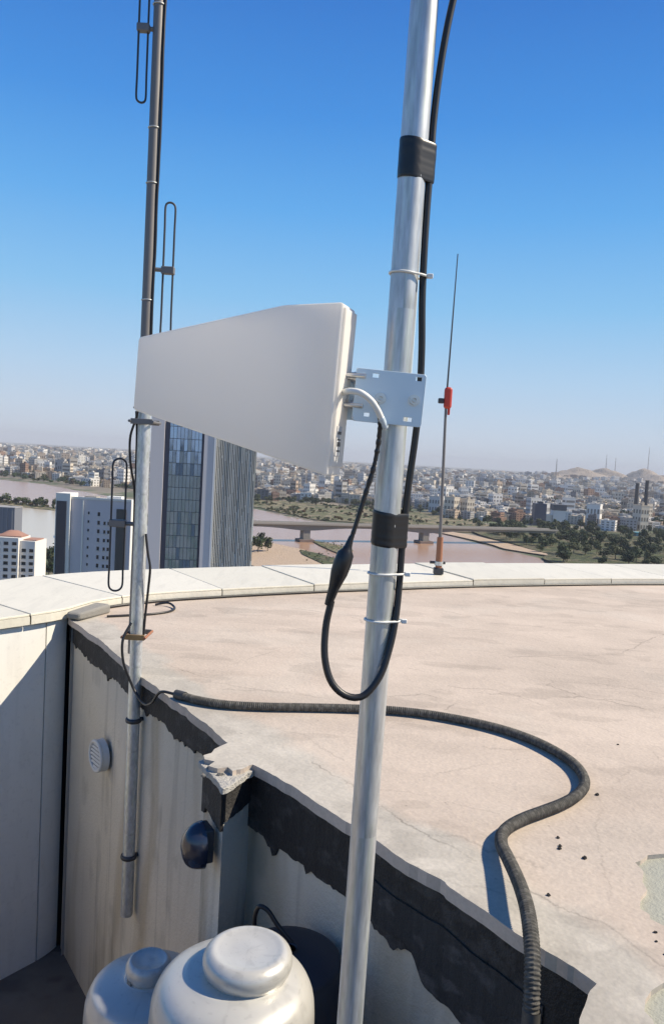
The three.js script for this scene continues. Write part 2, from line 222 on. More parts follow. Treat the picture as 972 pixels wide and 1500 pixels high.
// path runs from the corner toward the camera; its right-hand side (-dz, dx) is the open side, so offsetPath > 0 goes inward
const FL = -1.83;
const wallFace = offsetPath(EDGE, 0.02);
const wall = thing('concrete_wall', 'stained grey concrete wall below the roof edge with a projecting pilaster', 'wall');
{
  const back = offsetPath(EDGE, 0.15);
  part('wall_face', band(wallFace.slice(0, 5), back.slice(0, 5), -0.034, FL), M.wall, wall);
  part('pilaster', band(wallFace.slice(4, 8), back.slice(4, 8).map((q) => [q[0] + .02, q[1] - .02]), -0.034, FL, 1.95), M.wall, wall).userData.label = 'projecting concrete pilaster';
  part('wall_face', band(wallFace.slice(7, 14), back.slice(7, 14), -0.034, FL, 2.5), M.wall, wall);
  part('pilaster', band(wallFace.slice(13, 17), back.slice(13, 17), -0.034, FL, 3.9), M.wall, wall);
  part('wall_face', band(wallFace.slice(16), back.slice(16), -0.034, FL, 4.4), M.wall, wall);
  const low = (amp, base, seed) => (s) => base - amp * (fbm(s * 4 + seed, seed, 4) - 0.5) - 0.016 * sstep(.6, .63, vn(s * 8 + seed, 2)) - 0.022 * Math.max(0, vn(s * 45, seed) - .72) / .28 - 0.007 * vn(s * 130, seed);
  const strip = (i0, i1, base, amp, seed, mat, proud, yTop = -0.036) => { const p = resample(wallFace.slice(i0, i1 + 1), 0.012); return part('bitumen_strip', band(offsetPath(p, -proud), offsetPath(p, 0.002), yTop, low(amp, base, seed)), mat, wall); };
  strip(0, 4, -0.125, 0.05, 3, M.bitumen, 0.008); strip(4, 5, -0.14, 0.03, 7, M.bitumen, 0.008); strip(5, 6, -0.15, 0.05, 11, M.bitumen, 0.009); strip(6, 7, -0.11, 0.03, 15, M.bitumen, 0.007);
  strip(7, 13, -0.205, 0.07, 21, M.bitumen, 0.008); strip(13, 14, -0.15, 0.05, 25, M.bitumen, 0.008); strip(14, 15, -0.2, 0.06, 31, M.bitumen, 0.008); strip(15, 16, -0.2, 0.06, 33, M.bitumen, 0.008); strip(16, 18, -0.2, 0.06, 36, M.bitumen, 0.008);
  // a second, peeling layer on the nearer stretch
  const p2 = resample(wallFace.slice(9, 13), 0.012), n2 = arc(p2), L2 = n2[n2.length - 1];
  part('peeling_layer', band(offsetPath(p2, -0.013), offsetPath(p2, -0.009), (s) => -0.09 - 0.035 * fbm(s * 7, 4, 3) - 0.02 * s, (s) => -0.19 - 0.07 * sstep(0.2, 0.34, s) + 0.06 * sstep(.42, .5, s) - 0.03 * vn(s * 25, 8)), M.bitumen2, wall);
}
structure('terrace_floor', slab([[-3.2, 1.6], [1.9, 1.6], [2.2, 0.6], ...offsetPath(EDGE, 0.08).reverse(), [-1.8, -4.0], [-3.2, -2.6]], [], FL, FL - 0.1), M.floor, 'dark dirty terrace floor at the foot of the wall');

solo('added_shade_wall', mergeGeometries([box(5.4, 1.9, 1.2, -0.6, FL + .95, 1.9), box(5.6, .08, 1.3, -.6, FL + 1.94, 1.9)]), M.render, 'unseen low wall added behind the camera to shape light in the terrace', 'wall');  // added out of view to cut skylight and steer bounce in the terrace
// parapet: coping panels all along the ring, wall panels below them on the terrace side
const par = thing('parapet_wall', 'curved cream white metal clad parapet around the roof', 'parapet');
{
  const step = 0.675, CT = 0.06, joint0 = 0.36, s0 = -0.2;
  const off = (s, d) => { const q = [ringAt(s - 0.02), ringAt(s), ringAt(s + 0.02)]; return offsetPath(q, d)[1]; };
  // ring runs right to left, so offset > 0 (dz, -dx) points outward over the city
  const sgn = (() => { const a = off(3, 0.5), b = ringAt(3); return a[1] < b[1] ? 1 : -1; })();
  let k = 0;
  for (let s = joint0 - step; s < ringLen - 0.1; s += step, k++) {
    const a0 = Math.max(0.03, s + 0.004), a1 = Math.min(ringLen - 0.05, s + step - 0.004), N = 6, A = [], B = [];
    for (let i = 0; i <= N; i++) { const t = a0 + (a1 - a0) * i / N; A.push(off(t, -0.012 * sgn)); B.push(off(t, 0.84 * sgn)); }
    const dy = (hash2(k, 5) - .5) * 0.009, mat = M.clad[k % 3];
    // folded lip: top sheet with a slight crown, inner and outer drop
    const top = slab([...A, ...B.slice().reverse()], [], CT + dy, CT - 0.012 + dy, 0.003);
    const mid = A.map((q, i) => q), lip = band(A, offsetPath(A, (ringAt, 0.006) * 1), CT - 0.0125 + dy, 0.004 + (A[0][1] > -4 ? 0 : 0));
    const lipO = band(B, offsetPath(B, -0.006), CT - 0.0125 + dy, -0.3);
    part('coping_panel', mergeGeometries([top, lip, lipO].map((g) => { const q = g.index ? g.toNonIndexed() : g; for (const n of Object.keys(q.attributes)) if (!['position', 'normal', 'uv'].includes(n)) q.deleteAttribute(n); return q; })), mat, par);
  }
  const core2 = []; for (let s = 0.05; s <= ringLen - 0.05; s += 0.12) core2.push(s);
  part('wall_core', band(core2.map((s) => off(s, 0.06 * sgn)), core2.map((s) => off(s, 0.8 * sgn)), CT - 0.02, -2.6), M.seam, par);
  // wall panels on the terrace side, from the corner on
  const sc = (() => { let best = 0, bd = 9; for (let s = 6; s < 9; s += 0.01) { const q = ringAt(s), d = Math.hypot(q[0] + 1.385, q[1] + 3.985); if (d < bd) { bd = d; best = s; } } return best; })();
  let a = sc - 0.06, first = true;
  while (a < ringLen - 0.2) {
    const b = Math.min(ringLen - 0.1, a + (first ? 0.15 : 0.675)), A = [], B = [];
    for (let i = 0; i <= 5; i++) { const t = a + 0.004 + (b - a - 0.008) * i / 5; A.push(off(t, 0.012 * sgn)); B.push(off(t, 0.05 * sgn)); }
    part('wall_panel', band(A, B, -0.008, FL + 0.002), a > sc + 1.2 ? M.render : M.panel, par);  // panels out of view switch to plaster to change the light they bounce
    a = b; first = false;
  }
}

// mortar lump where the roof meets the parapet corner
{
  const g = new RoundedBoxGeometry(0.28, 0.056, 0.09, 6, 0.02), p = g.attributes.position;
  for (let i = 0; i < p.count; i++) { const x = p.getX(i), y = p.getY(i), z = p.getZ(i); p.setXYZ(i, x, y * (1 - .35 * sstep(-.05, -.15, x)) + .01 * (fbm(x * 16 + 3, z * 16, 2) - .5), z * (1 + .35 * (fbm(x * 9, 2, 2) - .5))); }
  g.computeVertexNormals(); const m = solo('mortar_fillet', g, M.mortar, 'grey mortar fillet in the corner where roof edge meets white parapet', 'mortar');
  m.position.set(-1.272, 0.024, -4.09); m.rotation.y = 1.28;
}

// ---------------------------------------------------------------- near pole, its tape and ties
const POLE = (y) => V(0.0735 + (y - 0.6) * 0.0115, y, -1.07);
const pole = thing('antenna_pole', 'galvanised steel pole carrying the white panel antenna', 'pole');
const PR = 0.0187;
{
  part('pipe', rod(POLE(FL + 0.008), POLE(2.6), PR, PR, 40), M.galv, pole);
  const fl = new THREE.CylinderGeometry(0.07, 0.07, 0.008, 32); const b = POLE(FL); fl.translate(b.x, FL + 0.004, b.z); part('base_plate', fl, M.galv, pole);
  const wrap = (y0, y1) => { // tape goes round the pole and the cable beside it
    const s = new THREE.Shape(), r = PR + 0.0012, cr = 0.0062, cx = PR + 0.0062; const a = Math.acos((r - cr) / cx);
    s.absarc(0, 0, r, a, Math.PI * 2 - a, false); s.absarc(cx, 0, cr, -a, a, false); s.closePath();
    const rings = 26, pts = s.getPoints(28), pos = [], idx = [], n = pts.length;
    for (let k = 0; k <= rings; k++) { const t = k / rings, y = y0 + (y1 - y0) * t, c = POLE(y), w = 1 + 0.018 * (vn(t * 11, y0 * 30) - .5) + (k === 0 || k === rings ? -0.03 : 0); pts.forEach((q, i) => { const u = 1 + 0.012 * (vn(i * 0.5 + t * 9, t * 8) - .5); pos.push(c.x + q.x * w * u, y + 0.003 * Math.sin(i / n * 6.28 + 1), c.z - q.y * w * u - q.x * 0.12); }); }
    for (let k = 0; k < rings; k++) for (let i = 0; i < n; i++) { const j = (i + 1) % n, A = k * n + i, B = k * n + j, C = A + n, D = B + n; idx.push(A, B, D, A, D, C); }
    const g = new THREE.BufferGeometry(); g.setAttribute('position', new THREE.Float32BufferAttribute(pos, 3)); g.setIndex(idx); g.computeVertexNormals(); return g;
  };
  part('tape_band', wrap(1.299, 1.351), M.tape, pole); part('tape_band', wrap(0.803, 0.851), M.tape, pole);
  for (const [y, tilt] of [[1.174, -0.05], [0.764, 0.03], [0.698, 0.02]]) {
    const c = POLE(y), pts = []; for (let i = 0; i < 26; i++) { const a = i / 26 * Math.PI * 2, x = Math.cos(a), e = x > 0.55 ? 0.011 * (x - 0.55) / 0.45 : 0; pts.push(V(c.x + x * (PR + 0.0016) + e, y + tilt * x * 0.03, c.z + Math.sin(a) * (PR + 0.0016))); }
    const t = part('cable_tie', tube(pts, 0.0017, 60, 6, true), M.nylon, pole);
    part('tie_head', rbox(0.008, 0.006, 0.006, 0.0012, c.x + PR + 0.0155, y + tilt * 0.03, c.z + 0.006), M.nylon, t);
  }
}

// ---------------------------------------------------------------- panel antenna
{
  const L = 0.311, g = new THREE.Group(); g.name = numbered('panel_antenna'); scene.add(g);
  tag(g, 'white wedge shaped plastic panel antenna clamped to galvanised pole', 'antenna');
  const yaw = THREE.MathUtils.degToRad(18.8), X = V(-Math.cos(yaw), 0.042, -Math.sin(yaw)).normalize(), Z = X.clone().cross(V(0, 1, 0)).normalize(), Y = Z.clone().cross(X);
  g.quaternion.setFromRotationMatrix(new THREE.Matrix4().makeBasis(X, Y, Z)); g.position.set(0.004, 1.013, -1.048);
  const s = new THREE.Shape(), o = [[0.0, 0.1105], [0.085, 0.1045], [L, 0.0525], [L, -0.0525], [0.06, -0.105], [0.0, -0.118]];
  const rad = 0.006, v2 = (q) => new THREE.Vector2(...q);
  o.forEach((q, i) => { const a = v2(o[(i + 5) % 6]), b = v2(q), c = v2(o[(i + 1) % 6]); const p = b.clone().add(a.clone().sub(b).setLength(rad)), n = b.clone().add(c.clone().sub(b).setLength(rad)); i ? s.lineTo(p.x, p.y) : s.moveTo(p.x, p.y); s.quadraticCurveTo(b.x, b.y, n.x, n.y); });
  const T = 0.056, e = new THREE.ExtrudeGeometry(s, { depth: T - 0.008, bevelEnabled: true, bevelSize: 0.004, bevelThickness: 0.004, bevelOffset: -0.004, bevelSegments: 4, curveSegments: 6 });
  e.translate(0, 0, -(T - 0.008) / 2);
  const p = e.attributes.position; for (let i = 0; i < p.count; i++) p.setZ(i, p.getZ(i) * (1 - 0.35 * p.getX(i) / L)); e.computeVertexNormals();
  part('housing', toCreasedNormals(e, 0.5), M.radome, g);
  const lidS = new THREE.Shape(); lidS.moveTo(-T / 2 + .005, -.104); lidS.lineTo(T / 2 - .005, -.104); lidS.lineTo(T / 2 - .005, .103); lidS.lineTo(-T / 2 + .005, .103); lidS.closePath();
  const lid = new THREE.ExtrudeGeometry(lidS, { depth: 0.002, bevelEnabled: true, bevelSize: 0.001, bevelThickness: 0.001, bevelSegments: 1 }); lid.rotateY(-Math.PI / 2); lid.translate(-0.0005, 0, 0); part('back_cover', lid, M.radome, g);
  const st = part('sticker', rbox(0.0008, 0.04, 0.02, 0.0003, -0.0042, -0.07, -0.006), std({ color: rgb(.55, .55, .55), roughness: .5 }), g);
  for (const [y, h] of [[-.059, .004], [-.068, .002], [-.074, .006], [-.083, .002]]) part('print_bar', box(0.0006, h, 0.013, -0.0047, y, -0.006), M.rubber, st);
  for (const y of [0.02, -0.02]) part('mounting_stud', rod(V(-0.002, y, 0.004), V(-0.03, y, 0.004), 0.0032, 0.0032, 10), M.steel, g);
}
// clamp bracket
{
  const g = thing('clamp_bracket', 'zinc plated bracket plate with slots bolted across the galvanised pole', 'bracket', [0.069, 1.005, -1.0465]);
  const s = new THREE.Shape(); const W0 = -0.046, W1 = 0.0455, H0 = -0.035, H1 = 0.035, r = 0.004;
  s.moveTo(W0, H0); s.lineTo(W1 - r, H0); s.quadraticCurveTo(W1, H0, W1, H0 + r); s.lineTo(W1, H1 - r); s.quadraticCurveTo(W1, H1, W1 - r, H1); s.lineTo(W0, H1); s.closePath();
  const slot = (x, y, w, h) => { const p = new THREE.Path(); p.moveTo(x - w, y - h); p.lineTo(x + w, y - h); p.lineTo(x + w, y + h); p.lineTo(x - w, y + h); p.closePath(); s.holes.push(p); };
  slot(-0.022, 0.0275, 0.0045, 0.0032); slot(0.036, 0.0285, 0.0045, 0.003); slot(0.0265, -0.0265, 0.006, 0.0032); slot(-0.029, -0.0255, 0.004, 0.003);
  const e = new THREE.ExtrudeGeometry(s, { depth: 0.0022, bevelEnabled: true, bevelSize: 0.0004, bevelThickness: 0.0004, bevelSegments: 1, curveSegments: 4 }); e.translate(0, 0, -0.0013);
  const tilt = -0.045;
  const plate = part('plate', e, M.zinc, g); plate.rotation.z = tilt;
  part('flange', rbox(0.0026, 0.066, 0.034, 0.0008, -0.047, 0.002, -0.0155), M.zinc, g).rotation.z = tilt;
  part('flange', rbox(0.026, 0.066, 0.0026, 0.0008, -0.0595, 0.002, -0.031), M.zinc, g);
  for (const y of [0.022, -0.014]) { const n = part('nut', new THREE.CylinderGeometry(0.0062, 0.0062, 0.006, 6).rotateZ(Math.PI / 2).translate(-0.05, y + .003, -0.012), M.steel, g); part('washer', new THREE.CylinderGeometry(0.0085, 0.0085, 0.0014, 20).rotateZ(Math.PI / 2).translate(-0.0485, y + .003, -0.012), M.steel, n); }
  for (const y of [0.022, -0.014]) part('bolt', rod(V(-0.062, y + .003, -0.012), V(-0.04, y + .003, -0.012), 0.0035, 0.0035, 10), M.steel, g);
  // U-bolt round the pole, nuts on the plate
  const cx = 0.0095, pts = []; pts.push(V(cx - 0.0225, -0.002, 0.011)); pts.push(V(cx - 0.0225, -0.002, -0.02)); for (let i = 1; i < 10; i++) { const a = Math.PI - i / 10 * Math.PI; pts.push(V(cx + Math.cos(a) * 0.0225, -0.002, -0.024 - Math.sin(a) * 0.0225)); } pts.push(V(cx + 0.0225, -0.002, -0.02)); pts.push(V(cx + 0.0225, -0.002, 0.011));
  part('u_bolt', tube(pts, 0.0028, 60, 8), M.steel, g);
  for (const d of [-0.0225, 0.0225]) { part('nut', new THREE.CylinderGeometry(0.0062, 0.0062, 0.0055, 6).rotateX(Math.PI / 2).translate(cx + d, -0.002, 0.0042), M.steel, g); part('washer', new THREE.CylinderGeometry(0.0082, 0.0082, 0.0012, 20).rotateX(Math.PI / 2).translate(cx + d, -0.002, 0.0018), M.steel, g); }
}
// pigtail, coax
{
  const w = thing('pigtail_cable', 'thin white cable sleeve curving out of the panel antenna back', 'cable');
  part('sleeve', capped([[0.006, 1.0085, -1.045], [0.014, 1.0095, -1.028], [0.028, 1.0075, -1.02], [0.042, 0.999, -1.022], [0.052, 0.987, -1.026], [0.06, 0.973, -1.034]], 0.0042, 50, 12), M.nylon, w);
  part('ferrule', capped([[0.0585, 0.976, -1.032], [0.064, 0.966, -1.038]], 0.0046, 6, 12), M.zinc, w);
  const c = thing('coax_cable', 'black coaxial cable with fat connector joint looping below antenna and climbing pole', 'cable');
  const thin = [[0.05, 0.994, -1.026], [0.0555, 0.983, -1.03], [0.0575, 0.955, -1.04], [0.0535, 0.915, -1.045], [0.042, 0.867, -1.045], [0.03, 0.819, -1.045], [0.022, 0.792, -1.045]];
  const curve = new THREE.CatmullRomCurve3(thin.map((q) => V(...q)), false, 'centripetal'), N = 160, gT = new THREE.TubeGeometry(curve, N, 0.0034, 10), p = gT.attributes.position;
  for (let k = 0; k <= N; k++) { const cpt = curve.getPointAt(k / N), f = .92 + (k / N < .6 ? .42 : .16) * (vn(k * .38, 4) - .4); for (let i = 0; i <= 10; i++) { const q = k * 11 + i; p.setXYZ(q, cpt.x + (p.getX(q) - cpt.x) * f, cpt.y + (p.getY(q) - cpt.y) * f, cpt.z + (p.getZ(q) - cpt.z) * f); } }
  gT.computeVertexNormals(); part('taped_lead', gT, M.tape, c);
  const prof = [[0.0034, 0.045], [0.0052, 0.032], [0.0068, 0.026], [0.0115, 0.02], [0.0125, 0.006], [0.0118, -0.008], [0.0098, -0.018], [0.0075, -0.03], [0.0062, -0.045], [0.0052, -0.055]].map((q) => new THREE.Vector2(...q));
  const con = part('connector', new THREE.LatheGeometry(prof, 24), M.tape, c); con.position.set(0.0165, 0.772, -1.045); con.rotation.z = -0.27;
  const main = [[0.006, 0.725, -1.045], [0.0005, 0.69, -1.043], [0.002, 0.645, -1.035], [0.014, 0.614, -1.03], [0.034, 0.5985, -1.03], [0.055, 0.598, -1.033], [0.0765, 0.622, -1.04], [0.0895, 0.66, -1.052], [0.0965, 0.7, -1.062], [0.0995, 0.75, -1.07], [0.1005, 0.81, -1.073], [0.1035, 0.88, -1.074], [0.109, 0.95, -1.075], [0.1115, 1.0, -1.075], [0.1105, 1.07, -1.073], [0.1065, 1.14, -1.071], [0.105, 1.2, -1.071], [0.105, 1.26, -1.072], [0.106, 1.325, -1.072], [0.1065, 1.38, -1.072], [0.11, 1.44, -1.07], [0.1165, 1.5, -1.068], [0.128, 1.57, -1.066], [0.15, 1.7, -1.06], [0.17, 1.9, -1.06], [0.165, 2.4, -1.07]];
  part('cable', tube(main, 0.0049, 260, 12), M.rubber, c);
  solo('earth_wire', tube([[0.0815, 0.6, -1.0915], [0.0815, 0.72, -1.0915], [0.087, 0.85, -1.0925], [0.0955, 0.93, -1.0955], [0.0985, 1.02, -1.097], [0.1, 1.12, -1.0965], [0.1, 1.2, -1.0935], [0.1, 1.4, -1.092], [0.102, 2.0, -1.0925]], 0.0021, 120, 8), M.zinc, 'thin grey wire running up behind the galvanised pole', 'wire');
}

// ---------------------------------------------------------------- wall pipe and the folded-dipole array
{
  const nx = -0.834, nz = 0.551; // out of the wall
  const pipe = thing('wall_pipe', 'grey steel pipe strapped to the concrete wall', 'pipe');
  const PX = (y) => V(-0.7525 - (y) * 0.003, y, -3.05);
  part('pipe', rod(PX(-1.0), PX(1.078), 0.0245, 0.0245, 28), M.galv, pipe);
  for (const y of [-0.18, -0.751]) {
    const c = PX(y), ringG = new THREE.TorusGeometry(0.0275, 0.006, 8, 28); ringG.rotateX(Math.PI / 2); ringG.scale(1, 1.6, 1); ringG.translate(c.x, y, c.z);
    const a = part('strap', ringG, M.darkmetal, pipe); part('strap_bolt', rod(V(c.x + .022, y, c.z - .008), V(c.x + .046, y, c.z - .03), 0.007, 0.007, 8), M.darkmetal, a);
    part('wall_plug', rod(V(c.x - nx * .022, y, c.z - nz * .022), V(c.x - nx * .06, y, c.z - nz * .06), 0.008, 0.008, 8), M.darkmetal, a);
  }
  const rodP = [[-0.712, -0.12, -3.075], [-0.716, -0.42, -3.078], [-0.714, -0.95, -3.078]];
  part('conduit', tube(rodP, 0.0055, 20, 8), M.darkmetal, pipe);
  for (const y of [1.02, 0.166]) {
    const c = PX(y), m = V(-0.775, y, -3.097);
    const cl = part('clamp', rbox(0.085, 0.022, 0.008, 0.002, c.x - 0.004, y, c.z + 0.03), y > 1 ? M.oldmetal : M.brass, pipe);
    for (const d of [-0.045, 0.045]) part('clamp_bolt', rod(V(c.x - .004 + d, y, c.z + .042), V(c.x - .004 + d, y, c.z - .09), 0.0055, 0.0055, 8), y > 1 ? M.oldmetal : M.rust, cl);
    part('clamp', rbox(0.1, 0.02, 0.008, 0.002, c.x - 0.008, y, c.z - 0.076), M.oldmetal, pipe);
  }
  const arr = thing('dipole_antenna', 'tall grey mast with folded dipole loops clamped to the wall pipe', 'antenna');
  const MX = (y) => V(-0.777 + (y - 0.08) * 0.0012, y, -3.098);
  part('mast', rod(MX(0.082), MX(3.9), 0.0215, 0.019, 28), M.oldmetal, arr);
  for (const y of [1.5, 1.95, 2.16, 2.62, 3.0]) { const c = MX(y), t = new THREE.TorusGeometry(0.0215, 0.003, 6, 24); t.rotateX(Math.PI / 2); t.translate(c.x, y, c.z); part('mast_band', t, M.galv, arr); }
  const loop = (xa, xb, zc, y0, y1, yb, side) => {
    const pts = [], w = Math.abs(xb - xa) / 2, cx = (xa + xb) / 2, zt = 0.35; // the loop stands turned a little
    const P = (u, y) => V(cx + u * w, y, zc - u * w * zt);
    for (let i = 0; i <= 6; i++) pts.push(P(-1, y0 + w + (y1 - y0 - 2 * w) * i / 6)); for (let i = 1; i < 6; i++) { const a = Math.PI - i / 6 * Math.PI; pts.push(P(Math.cos(a), y1 - w + Math.sin(a) * w)); }
    for (let i = 0; i <= 6; i++) pts.push(P(1, y1 - w - (y1 - y0 - 2 * w) * i / 6)); for (let i = 1; i < 6; i++) { const a = -i / 6 * Math.PI; pts.push(P(Math.cos(a), y0 + w + Math.sin(a) * w)); }
    part('dipole_loop', tube(pts, 0.0042, 160, 8, true), M.darkmetal, arr);
    const m = MX(yb), far = side < 0 ? Math.min(xa, xb) : Math.max(xa, xb);
    const b = part('boom', rod(V(m.x, yb, m.z), V(far + side * 0.004, yb - 0.012 * 0, zc), 0.0085, 0.0085, 12), M.oldmetal, arr);
    part('feed_box', rbox(w * 2 + 0.016, 0.03, 0.026, 0.004, cx, yb, zc), M.oldmetal, b);
  };
  loop(-0.882, -0.832, -3.09, 0.335, 0.87, 0.61, -1); loop(-0.719, -0.683, -3.11, 1.35, 1.885, 1.622, 1); loop(-0.845, -0.812, -3.09, 2.25, 2.79, 2.528, -1);
  loop(-0.719, -0.683, -3.11, 3.1, 3.62, 3.36, 1);
  // feeders taped along the mast
  const feed = [[-0.762, 0.62, -3.075]]; for (let y = 1.15; y < 3.9; y += 0.075) { const m = MX(y); feed.push([m.x + 0.0235 + 0.006 * (vn(y * 7, 2) - .3), y, m.z + 0.004 + 0.004 * vn(y * 9, 5)]); }
  part('feeder_cable', tube(feed.slice(1), 0.0052, 220, 8), M.rubber, arr);
  part('feeder_cable', tube([[-0.80, 1.075, -3.06], [-0.775, 1.07, -3.02], [-0.783, 1.03, -3.025], [-0.806, 0.96, -3.04], [-0.805, 0.86, -3.05], [-0.79, 0.75, -3.07], [-0.79, 0.62, -3.085]], 0.0048, 80, 8), M.rubber, arr);
  part('feeder_cable', tube([[-0.79, 1.06, -3.05], [-0.787, 0.98, -3.06], [-0.789, 0.85, -3.075], [-0.787, 0.78, -3.075]], 0.0042, 40, 8), M.rubber, arr);
  const dc = solo('drop_cable', tube([[-0.728, 0.58, -3.03], [-0.716, 0.5, -3.03], [-0.706, 0.45, -3.03], [-0.712, 0.36, -3.04], [-0.722, 0.25, -3.05], [-0.727, 0.15, -3.05]], 0.005, 60, 8), M.rubber, 'short black cable bowing out beside the wall pipe', 'cable');
  solo('looped_cable', tube([[-0.768, 0.225, -3.015], [-0.79, 0.165, -2.985], [-0.785, 0.08, -2.98], [-0.762, 0.01, -2.99], [-0.735, -0.045, -2.99], [-0.69, -0.075, -2.945], [-0.645, -0.05, -2.88], [-0.6, 0.012, -2.83], [-0.545, 0.017, -2.8], [-0.5, 0.017, -2.785]], 0.0056, 120, 8), M.rubber, 'black cable hanging in a loop from wall pipe into the corrugated hose', 'cable');
}

// ---------------------------------------------------------------- corrugated hose
{
  const P = [[-0.53, 0.017, -2.795], [-0.45, 0.017, -2.745], [-0.345, 0.017, -2.714], [-0.2, 0.017, -2.715], [-0.051, 0.017, -2.733], [0.09, 0.017, -2.748], [0.223, 0.017, -2.755], [0.34, 0.017, -2.745], [0.442, 0.017, -2.716], [0.545, 0.017, -2.67], [0.639, 0.017, -2.607], [0.71, 0.017, -2.53], [0.762, 0.017, -2.437], [0.79, 0.017, -2.35], [0.794, 0.017, -2.265], [0.775, 0.017, -2.18], [0.73, 0.017, -2.105], [0.67, 0.017, -2.043], [0.606, 0.017, -1.992], [0.545, 0.017, -1.945], [0.497, 0.018, -1.897], [0.463, 0.02, -1.843], [0.448, 0.024, -1.782], [0.446, 0.03, -1.71], [0.444, 0.037, -1.635], [0.44, 0.043, -1.56], [0.434, 0.045, -1.49], [0.426, 0.04, -1.43], [0.418, 0.018, -1.375], [0.411, -0.03, -1.338], [0.408, -0.1, -1.325]];
  const c = new THREE.CatmullRomCurve3(P.map((q) => V(...q)), false, 'centripetal'), N = 2600, RAD = 14, r = 0.0146, g = new THREE.TubeGeometry(c, N, r, RAD), p = g.attributes.position, len = c.getLength();
  for (let k = 0; k <= N; k++) { const q = c.getPointAt(k / N), ph = k / N * len / 0.0072 * Math.PI * 2, f = 1 + 0.08 * Math.max(-0.7, Math.sin(ph)); for (let i = 0; i <= RAD; i++) { const o = k * (RAD + 1) + i; p.setXYZ(o, q.x + (p.getX(o) - q.x) * f, q.y + (p.getY(o) - q.y) * f, q.z + (p.getZ(o) - q.z) * f); } }
  g.computeVertexNormals();
  const h = thing('corrugated_hose', 'dark grey corrugated hose snaking across the roof and over its edge', 'hose');
  part('hose', g, M.hose, h);
  part('end_sleeve', tube([[0.4105, -0.055, -1.331], [0.408, -0.12, -1.322], [0.406, -0.2, -1.318], [0.404, -0.32, -1.314]], 0.0165, 30, 16), M.hoseEnd, h);
  part('mouth_collar', tube([[-0.538, 0.017, -2.799], [-0.5, 0.017, -2.776]], 0.0172, 4, 16), M.hoseEnd, h);
}
// thin cable lying along the parapet foot
{
  const pts = []; for (let s = 0.2; s < 6.75; s += 0.14) { const q = ringAt(s), d = offsetPath([ringAt(s - .02), q, ringAt(s + .02)], 0.028 + .006 * vn(s * 3, 2)); const e = d[1][1] > q[1] ? d[1] : offsetPath([ringAt(s - .02), q, ringAt(s + .02)], -0.028 - .006 * vn(s * 3, 2))[1]; pts.push([e[0], 0.0085, e[1]]); }
  solo('perimeter_cable', tube(pts, 0.0085, 300, 8), M.rubber, 'black cable lying along the foot of the white parapet', 'cable');
  solo('slack_cable', tube([[-1.0, 0.008, -4.46], [-0.93, 0.02, -4.47], [-0.875, 0.009, -4.4], [-0.88, 0.007, -4.3], [-0.96, 0.007, -4.2], [-1.08, 0.007, -4.13], [-1.17, 0.007, -4.08]], 0.0065, 80, 8), M.rubber, 'short slack black cable curling on the roof behind wall pipe', 'cable');
}
// whip antenna on the parapet
{
  const w = thing('whip_antenna', 'tall thin whip antenna with red collar standing on the parapet', 'antenna', [0.856, 0.061, -6.0]);
  part('foot', rbox(0.075, 0.05, 0.07, 0.008, 0, 0.025, 0), M.darkmetal, w);
  part('base_tube', rod(V(0, 0.05, 0), V(-0.002, 0.29, 0), 0.026, 0.024, 18), M.rust, w);
  part('base_collar', rod(V(0, 0.07, 0), V(0, 0.1, 0), 0.034, 0.034, 18), M.galv, w); part('clamp_screw', rod(V(-0.07, 0.09, 0.0), V(0.05, 0.09, 0), 0.011, 0.011, 8), M.darkmetal, w);
  part('whip', rod(V(-0.002, 0.285, 0), V(-0.026, 1.33, 0), 0.0135, 0.01, 12), M.oldmetal, w); part('whip', rod(V(-0.026, 1.33, 0), V(-0.012, 2.46, 0), 0.0075, 0.0038, 10), M.darkmetal, w);
  const c = part('red_collar', rbox(0.06, 0.165, 0.06, 0.022, -0.014, 1.37, 0), M.red, w); part('red_clip', rbox(0.018, 0.07, 0.03, 0.006, -0.002, 1.275, 0), M.red, c); part('knob', rbox(0.045, 0.04, 0.035, 0.008, -0.066, 1.345, 0.005), M.darkmetal, c);
}
// round vent and dark lamp on the wall
{
  const VS = .9, v = thing('round_vent', 'small round louvred vent on the stained concrete wall', 'vent', [-0.997, -0.505, -3.47]);
  v.rotation.y = Math.atan2(-0.834, 0.551) + 0.1;
  v.scale.setScalar(VS); const rim = new THREE.TorusGeometry(0.075, 0.009, 10, 36); rim.translate(0, 0, 0.03); part('rim', rim, M.plastic, v);
  part('shell', new THREE.CylinderGeometry(0.08, 0.083, 0.036, 36, 1, true).rotateX(Math.PI / 2).translate(0, 0, 0.009), M.plastic, v);
  part('backing', new THREE.CylinderGeometry(0.076, 0.076, .004, 32).rotateX(Math.PI / 2).translate(0, 0, 0.012), M.darkmetal, v);
  for (let i = -3; i <= 3; i++) { const y = i * 0.0195, w = 2 * Math.sqrt(0.074 ** 2 - y * y); const b = rbox(w, 0.012, 0.003, 0.001); b.rotateX(-0.5); b.translate(0, y, 0.029); part('slat', b, M.plastic, v); }
  const l = thing('wall_lamp', 'dark glossy rounded bulkhead lamp on the pilaster under the roof edge', 'lamp', [-0.312, -0.212, -2.165]);
  l.rotation.y = Math.atan2(-0.88, 0.475);
  const g = new THREE.SphereGeometry(1, 28, 20), p = g.attributes.position; for (let i = 0; i < p.count; i++) { const x = p.getX(i), y = p.getY(i), z = Math.max(0, p.getZ(i)); p.setXYZ(i, x * 0.052 * (y < 0 ? 1 : 1 - .1 * y), y < 0 ? Math.max(-0.058, y * .085) : y * 0.066, z * 0.062 + .01); } g.computeVertexNormals();
  part('shade', g, M.navy, l); part('base', rbox(0.07, 0.1, 0.03, 0.006, 0, 0.002, 0.0), M.darkmetal, l);
}
